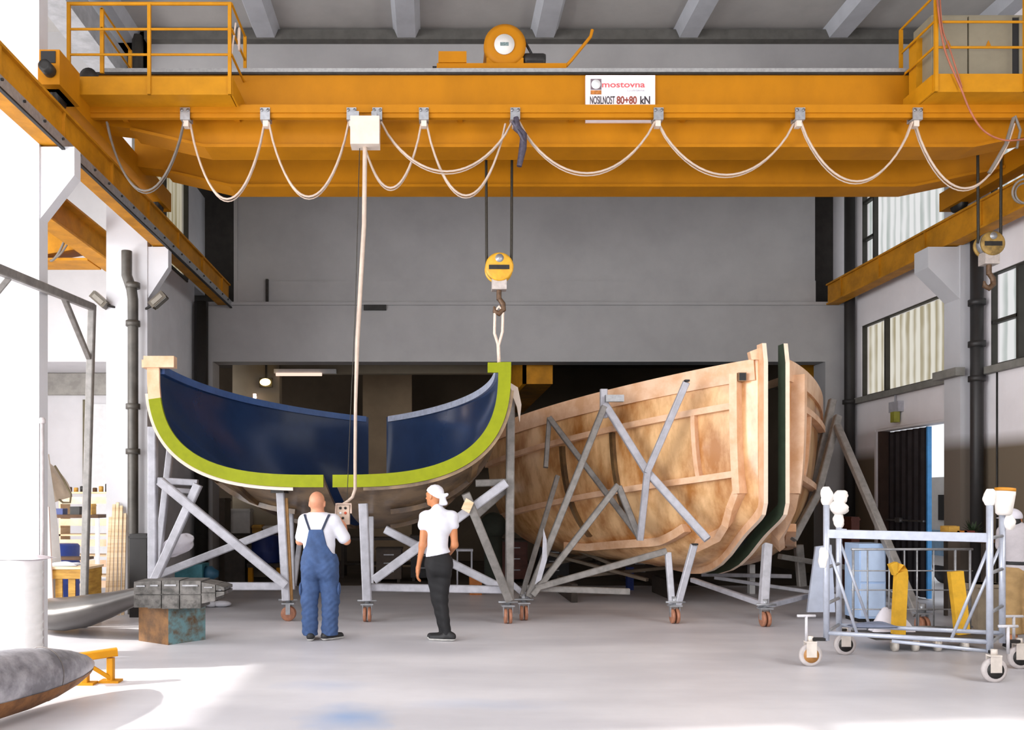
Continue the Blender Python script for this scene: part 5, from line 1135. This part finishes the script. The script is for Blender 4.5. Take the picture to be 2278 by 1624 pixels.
def skin_obj(name, VF, mat, parent, smooth=2):
    V, Fq = VF; me = bpy.data.meshes.new(name); nf = len(Fq)
    # relax a little
    for _ in range(smooth):
        acc = np.zeros_like(V); c = np.zeros(len(V))
        for a, b in ((0, 1), (1, 2), (2, 3), (3, 0)):
            np.add.at(acc, Fq[:, a], V[Fq[:, b]]); np.add.at(c, Fq[:, a], 1); np.add.at(acc, Fq[:, b], V[Fq[:, a]]); np.add.at(c, Fq[:, b], 1)
        V = V*.5+.5*acc/c[:, None]
    me.vertices.add(len(V)); me.vertices.foreach_set('co', V.ravel().astype(np.float32))
    me.loops.add(nf*4); me.loops.foreach_set('vertex_index', Fq.ravel().astype(np.int32))
    me.polygons.add(nf); me.polygons.foreach_set('loop_start', np.arange(0, nf*4, 4, dtype=np.int32))
    me.polygons.foreach_set('use_smooth', np.ones(nf, bool)); me.materials.append(mat); me.update(calc_edges=True); me.validate()
    o = bpy.data.objects.new(name, me); C.objects.link(o); o.parent = parent; return o
def unit(v): v = np.array(v, float); return v/np.linalg.norm(v)
def hand(w, d, n, side, curl=.35, sz=1.):
    """palm, four bent fingers of different length and a thumb; d along the fingers, n out of the back of the hand, side towards the thumb"""
    w = np.array(w, float); d = unit(d); n = unit(n); s = unit(np.array(side)-d*np.dot(side, d)); out = []
    out.append(rc(w, w+d*.045*sz, .024*sz, .026*sz, .02))
    for i, (o, L) in enumerate(((.030, .070), (.011, .080), (-.009, .074), (-.028, .060))):
        b = w+d*.03*sz+s*o*.7*sz; k = w+d*.090*sz+s*o*sz; out.append(rc(b, k, .0155*sz, .012*sz, .012))
        c = curl*(1+.12*i); p0 = k; ang = 0
        for j, f in enumerate((.45, .32, .23)):
            ang += c*(1., 1.15, .8)[j]; dd = d*math.cos(ang)-n*math.sin(ang); p1 = p0+dd*L*f*sz; out.append(rc(p0, p1, (.0098-.0008*j)*sz, (.0092-.0008*j)*sz, .004)); p0 = p1
    t0 = w+d*.025*sz+s*.022*sz-n*.006*sz; t1 = t0+unit(d*.7+s*.75-n*.25)*.045*sz; t2 = t1+unit(d*.95+s*.25-n*.35)*.035*sz
    out += [rc(t0, t1, .015*sz, .0115*sz, .012), rc(t1, t2, .011*sz, .009*sz, .004)]
    return out
def head(c, f, up=(0, 0, 1), s=1.):
    """skull, jaw, nose, ears, brow and lips; f is where the face looks"""
    c = np.array(c, float); f = unit(f); u = unit(up); r = np.cross(f, u); yaw = math.atan2(f[1], f[0]); at = lambda a, b, d: c+(f*a+r*b+u*d)*s
    out = [el(at(-.012, 0, .022), np.array((.098, .076, .092))*s, .03, yaw), el(at(.028, 0, -.045), np.array((.062, .056, .072))*s, .05, yaw), el(at(.062, 0, -.092), np.array((.026, .028, .02))*s, .03, yaw)]
    out += [rc(at(.084, 0, .0), at(.106, 0, -.033), .008*s, .013*s, .012), rc(at(.082, -.03, .018), at(.082, .03, .018), .012*s, .012*s, .015), rc(at(.086, -.018, -.064), at(.086, .018, -.064), .007*s, .007*s, .008)]
    for e in (-1, 1): out += [el(at(-.005, e*.077, -.012), np.array((.02, .009, .032))*s, .008, yaw), rc(at(-.012, e*.079, -.03), at(.006, e*.082, .012), .007*s, .006*s, .006)]
    return out
def eyes(c, f, par, s=1.):
    c = np.array(c, float); f = unit(f); r = np.cross(f, (0, 0, 1)); b = Vector(par.location)
    for e in (-1, 1): MB().ball(Vector(c+(f*.083+r*e*.031+np.array((0, 0, .0)))*s)+b, .011*s, 10).build('eye', WHITEP, par); 
def shoe(par, ank, toe, nm='shoe', L=.27):
    a = np.array((ank[0], ank[1], 0.)); t = unit((toe[0], toe[1], 0)); h0 = a-t*.06
    pr = [rc(h0+(0, 0, .05), a+t*.02+(0, 0, .055), .042, .044), rc(a+t*.03+(0, 0, .045), a+t*(L-.10)+(0, 0, .036), .046, .04), rc(h0+(0, 0, .06), np.array((ank[0], ank[1], .1)), .04, .042)]
    o = skin_obj(nm, sdf_mesh(pr, .007, 0, lambda X, d: np.maximum(d, .020-X[..., 2])), SHOE, par)
    skin_obj('sole', sdf_mesh(pr, .006, .005, lambda X, d: np.maximum(np.maximum(d, X[..., 2]-.028), .003-X[..., 2])), SOLE, par, 1); return o
def surf_y(prims, x, z, infl, back=True):
    ys = np.arange(-.4, .4, .002)[:, None]; X = np.concatenate([np.full_like(ys, x), ys if back else ys[::-1], np.full_like(ys, z)], 1); d = field(prims, X, infl)
    i = np.argmax(d < 0); return float(X[i, 1])

# ---- bald man in blue bib overalls, holding the crane pendant, back to the camera
p1 = thing('person', 'bald man in white T-shirt and blue bib overalls, back turned, holding the crane pendant', 'person', (-1.344, 10.05, 0), 'people')
hd = head((-.035, .015, 1.615), (.12, 1, .02), s=1.17)
torso = [el((-.02, .0, 1.30), (.185, .118, .20), .06), el((-.01, .01, 1.12), (.175, .128, .17), .06), el((-.005, .005, .95), (.18, .13, .13), .06), rc((-.17, 0, 1.405), (.15, 0, 1.405), .068, .068, .06)]
neck = [rc((-.025, .0, 1.43), (-.035, .01, 1.57), .076, .070, .03)]
armU = [rc((-.185, 0, 1.40), (-.245, .06, 1.16), .058, .046), rc((.17, 0, 1.40), (.305, .05, 1.165), .058, .046)]
armF = [rc((-.245, .06, 1.16), (-.11, .255, 1.20), .044, .028), rc((.305, .05, 1.165), (.262, .215, 1.335), .044, .028)]
hands = hand((-.11, .255, 1.20), (.62, .74, .18), (-.5, .35, .6), (0, .1, 1), .5)+hand((.262, .215, 1.335), (-.12, .55, .72), (.85, .3, -.1), (-.2, -.6, .7), .65)
legs = [rc((-.10, 0, .90), (-.118, .0, .48), .098, .066), rc((.095, 0, .90), (.112, .01, .48), .098, .066), rc((-.118, 0, .48), (-.108, -.01, .08), .058, .042), rc((.112, .01, .48), (.105, .0, .08), .058, .042)]
body = hd+neck+torso+armU+armF+hands+legs
skin_obj('body', sdf_mesh(body, .006), SKIN2, p1); eyes((-.035, .015, 1.615), (.12, 1, .02), p1, 1.17)
def shirt_trim(zlo, cuff):
    def f(X, d):
        d = np.maximum(d, zlo-X[..., 2])
        for a, b in cuff: t = unit(np.array(b)-np.array(a)); d = np.maximum(d, (X-np.array(b))@t) if False else np.where(((X-np.array(b))@t > 0) & (np.linalg.norm(X-np.array(b), axis=-1) < .2) & (np.abs(X[..., 0]) > .17), np.maximum(d, (X-np.array(b))@t), d)
        return d
    return f
sh1 = torso+[rc((-.175, 0, 1.40), (-.228, .05, 1.21), .062, .058), rc((.165, 0, 1.40), (.275, .042, 1.205), .064, .064), rc((-.025, -.005, 1.42), (-.028, .0, 1.50), .082, .078, .03)]
skin_obj('t_shirt', sdf_mesh(sh1, .008, .014, lambda X, d: np.maximum(np.maximum(d, .9-X[..., 2]), (X[..., 2]-1.505)-.0*X[..., 0])), SHIRT, p1)
ov = [torso[1], torso[2], el((-.02, .0, 1.30), (.185, .118, .20), .06), rc((-.095, 0, .90), (-.124, .0, .48), .100, .070, .03), rc((.09, 0, .90), (.124, .01, .48), .100, .072, .03), rc((-.124, 0, .48), (-.114, -.01, .09), .068, .060, .03), rc((.124, .01, .48), (.112, .0, .09), .070, .066, .03),
      el((-.09, -.09, .84), (.08, .05, .09), .05), el((.085, -.09, .84), (.08, .05, .09), .05)]
def bib(X, d):
    x, y, z = X[..., 0]+.03, X[..., 1], X[..., 2]
    wd = np.interp(z, [.96, 1.02, 1.12, 1.22, 1.305], [.40, .185, .125, .10, .082])+.03*np.clip((1.04-z)/.1, 0, 1)
    wr = (.0035*np.sin(z*44+x*26+3*np.sin(z*7+x*9))+.003*np.sin(z*83-x*47+2*np.sin(x*21)))*np.clip(np.abs(z-.66)*3+.15, 0, 1)*np.clip((1.1-z)*4, .15, 1)+.002*np.sin(x*60+z*18)
    d = d+wr; d = np.maximum(d, z-1.305); d = np.where(z > .96, np.maximum(d, np.abs(x)-wd), d); return np.maximum(d, .06-z)
skin_obj('bib_overalls', sdf_mesh(ov, .008, .031, bib), DENIM, p1, 1)
pk = [el((-.222, -.01, .60), (.022, .075, .085), .02), el((.222, -.0, .60), (.022, .075, .085), .02)]
skin_obj('thigh_pocket', sdf_mesh(pk[:1], .008), DENIM, p1, 1); skin_obj('thigh_pocket', sdf_mesh(pk[1:], .008), DENIM, p1, 1)
for xa, xb in ((-.100, -.170), (.040, .115)):
    pts = []
    for i in range(9):
        t = i/8; x, z = xa+(xb-xa)*t, 1.29+(1.475-1.29)*t; pts.append(Vector((x, surf_y(sh1, x, min(z, 1.46), .014)-.006, z))+Vector(p1.location))
    pts.append(pts[-1]+Vector((.0, .07, .006)))
    mb = MB(); sweep(mb, pts, [Vector((0, -1, .15+.1*i)) for i in range(len(pts))], .024, .006); mb.build('shoulder_strap', M('strap_dark', (44, 52, 72), .8, 0, .1), p1)
shoe(p1, (-.108, -.015, .1), (-.1, 1)); shoe(p1, (.105, 0, .1), (.72, .7))

# ---- man in white headscarf and black trousers
p2 = thing('person', 'man in white headscarf, white T-shirt and black trousers, back turned, arm hanging down', 'person', (.074, 10.0, 0), 'people')
f2 = (-.80, .60, .02); hc2 = (-.072, .02, 1.70)
hd = head(hc2, f2, s=1.06)
torso = [el((-.02, .0, 1.36), (.165, .105, .17), .06), el((-.035, .0, 1.13), (.118, .09, .17), .06), el((-.022, -.012, .93), (.142, .115, .13), .06), rc((-.165, .01, 1.455), (.125, -.01, 1.455), .058, .058, .06)]
neck = [rc((-.03, .0, 1.48), (-.065, .01, 1.63), .058, .052, .03)]
armU = [rc((-.18, .01, 1.45), (-.212, -.01, 1.115), .052, .040), rc((.14, -.01, 1.45), (.165, .01, 1.12), .052, .040)]
armF = [rc((-.212, -.01, 1.115), (-.262, .03, .85), .040, .026), rc((.165, .01, 1.12), (.085, .20, .98), .040, .026)]
hands = hand((-.262, .03, .85), (-.10, .05, -1), (-.9, -.35, 0), (-.2, .9, 0), .28, 1.05)+hand((.085, .20, .98), (-.75, .6, .1), (0, .3, .9), (.3, .8, .2), .5)
legs = [rc((-.085, .0, .90), (-.045, .03, .49), .092, .060), rc((.045, -.02, .90), (.02, .0, .49), .092, .060), rc((-.045, .03, .49), (.035, .05, .08), .054, .038), rc((.02, .0, .49), (.075, -.02, .08), .054, .038)]
skin_obj('body', sdf_mesh(hd+neck+torso+armU+armF+hands+legs, .006), SKIN, p2); eyes(hc2, f2, p2)
sh2 = torso+[rc((-.18, .01, 1.45), (-.20, .0, 1.345), .064, .060), rc((.14, -.01, 1.45), (.15, -.005, 1.355), .064, .058), rc((-.03, -.002, 1.48), (-.038, -.002, 1.545), .068, .062, .04), el((-.03, -.02, 1.47), (.09, .07, .06), .04), el((-.028, .0, 1.02), (.130, .104, .06), .05)]
skin_obj('t_shirt', sdf_mesh(sh2, .008, .007, lambda X, d: np.maximum(d+.0025*np.sin(X[..., 2]*55+X[..., 0]*30), 1.015+.20*X[..., 0]-X[..., 2])), SHIRT, p2, 1)
tr = [torso[1], torso[2], rc((-.085, .0, .90), (-.045, .03, .49), .096, .060, .05), rc((.045, -.02, .90), (.02, .0, .49), .096, .060, .05), rc((-.045, .03, .49), (.035, .05, .09), .058, .044), rc((.02, .0, .49), (.075, -.02, .09), .058, .044), el((-.07, -.085, .86), (.075, .05, .09), .05), el((.045, -.095, .86), (.075, .05, .09), .05)]
skin_obj('trousers', sdf_mesh(tr, .008, .006, lambda X, d: np.maximum(np.maximum(d+.0025*np.sin(X[..., 2]*60+X[..., 0]*20), X[..., 2]-1.045), .07-X[..., 2])), BLACKT, p2, 1)
shoe(p2, (.035, .05, .1), (-.9, .42)); shoe(p2, (.075, -.02, .1), (-.85, .2), L=.28)
fx, fy = unit(f2)[:2]; hb = np.array(hc2)
scarf = [el(hb+np.array((-.012*fx, -.012*fy, .03)), (.104, .084, .092), .03, math.atan2(fy, fx)), el(hb+np.array((-.05*fx, -.05*fy, -.03)), (.065, .072, .07), .04, math.atan2(fy, fx))]
def sc_trim(X, d):
    q = X-hb; a = q[..., 0]*fx+q[..., 1]*fy; return np.maximum(d+.002*np.sin(a*160), (a-.02)*.55-(q[..., 2]-.03)) if True else d
sco = skin_obj('headscarf', sdf_mesh(scarf, .006, .008, sc_trim), SHIRT, p2, 1)
kn = hb+np.array((-.115*fx, -.115*fy, -.005)); skin_obj('scarf_knot', sdf_mesh([rc(kn, kn+(.045, -.03, .012), .02, .014), rc(kn+(.045, -.03, .012), kn+(.06, -.035, .02), .016, .012), rc(kn, kn+(.005, -.01, -.09), .026, .022), rc(kn+(.0, 0, 0), kn+(.04, -.01, -.085), .02, .024), rc(kn, kn+(-.02, -.02, -.085), .02, .018)], .006), SHIRT, sco)

# ---- worker at the right edge
p3 = thing('person', 'worker in pale cap, grey T-shirt and khaki trousers at the right edge behind the scaffold', 'person', (6.36, 9.30, 0), 'people')
f3 = (.55, .8, -.2); hc3 = (.0, .09, 1.43)
torso = [el((.01, .01, 1.21), (.165, .115, .17), .06), el((.0, .0, 1.03), (.135, .11, .15), .06), el((.0, .0, .88), (.15, .125, .12), .06), rc((-.12, .02, 1.30), (.14, -.02, 1.30), .055, .055, .06)]
neck = [rc((.01, .02, 1.32), (.0, .07, 1.40), .055, .052, .03)]
arms = [rc((.16, -.02, 1.30), (.20, -.05, 1.06), .05, .038), rc((.20, -.05, 1.06), (.30, .12, 1.0), .038, .026), rc((-.14, .02, 1.30), (-.10, .12, 1.08), .05, .038), rc((-.10, .12, 1.08), (.02, .30, 1.05), .038, .026)]
hands = hand((.30, .12, 1.0), (.5, .8, 0), (.6, -.3, .6), (-.5, .5, .4), .4)+hand((.02, .30, 1.05), (.6, .7, 0), (-.4, .2, .8), (.2, .2, .9), .4)
legs = [rc((-.08, 0, .86), (-.07, .01, .46), .09, .06), rc((.08, 0, .86), (.09, .0, .46), .09, .06), rc((-.07, .01, .46), (-.05, .0, .08), .055, .038), rc((.09, 0, .46), (.11, -.02, .08), .055, .038)]
skin_obj('body', sdf_mesh(head(hc3, f3)+neck+torso+arms+hands+legs, .007), SKIN, p3); eyes(hc3, f3, p3)
skin_obj('t_shirt', sdf_mesh(torso+[rc((.16, -.02, 1.30), (.19, -.04, 1.14), .062, .058), rc((-.14, .02, 1.30), (-.12, .08, 1.15), .062, .056), rc((.01, .02, 1.32), (.0, .05, 1.37), .062, .058)], .009, .012, lambda X, d: np.maximum(d, .88-X[..., 2])), GREYT, p3, 1)
skin_obj('trousers', sdf_mesh([torso[2], rc((-.08, 0, .86), (-.07, .01, .46), .105, .085, .05), rc((.08, 0, .86), (.09, 0, .46), .105, .085, .05), rc((-.07, .01, .46), (-.05, 0, .2), .08, .072), rc((.09, 0, .46), (.11, -.02, .2), .08, .072)], .009, .008, lambda X, d: np.maximum(np.maximum(d+.004*np.sin(X[..., 2]*50+X[..., 0]*20), X[..., 2]-.92), .19-X[..., 2])), KHAKI, p3, 1)
skin_obj('belt', sdf_mesh([torso[1], torso[2]], .009, .020, lambda X, d: np.maximum(np.maximum(d, X[..., 2]-.985), .945-X[..., 2])), BLACK, p3, 1)
shoe(p3, (-.05, 0, .1), (.2, 1)); shoe(p3, (.11, -.02, .1), (.4, 1))
h3 = np.array(hc3); yw = math.atan2(.8, .55)
skin_obj('hair', sdf_mesh([el(h3+(-.03, -.04, -.03), (.085, .082, .085), .03, yw), rc(h3+(-.05, -.06, -.06), h3+(-.09, -.08, -.12), .05, .03)], .008, .0, lambda X, d: np.maximum(d, X[..., 2]-(h3[2]+.03))), HAIR, p3)
cp = skin_obj('cap', sdf_mesh([el(h3+(-.01, -.01, .035), (.112, .092, .088), .03, yw)], .007, .004, lambda X, d: np.maximum(d, h3[2]+.012-X[..., 2])), M('cap_pale', (216, 212, 222), .7, 0, .06), p3, 1)
MB().ball(Vector(h3)+Vector((-.09, .02, .02))+Vector(p3.location), .055, 14, sc=(1.3, 1.1, .16)).build('peak', MATS['cap_pale'], cp)
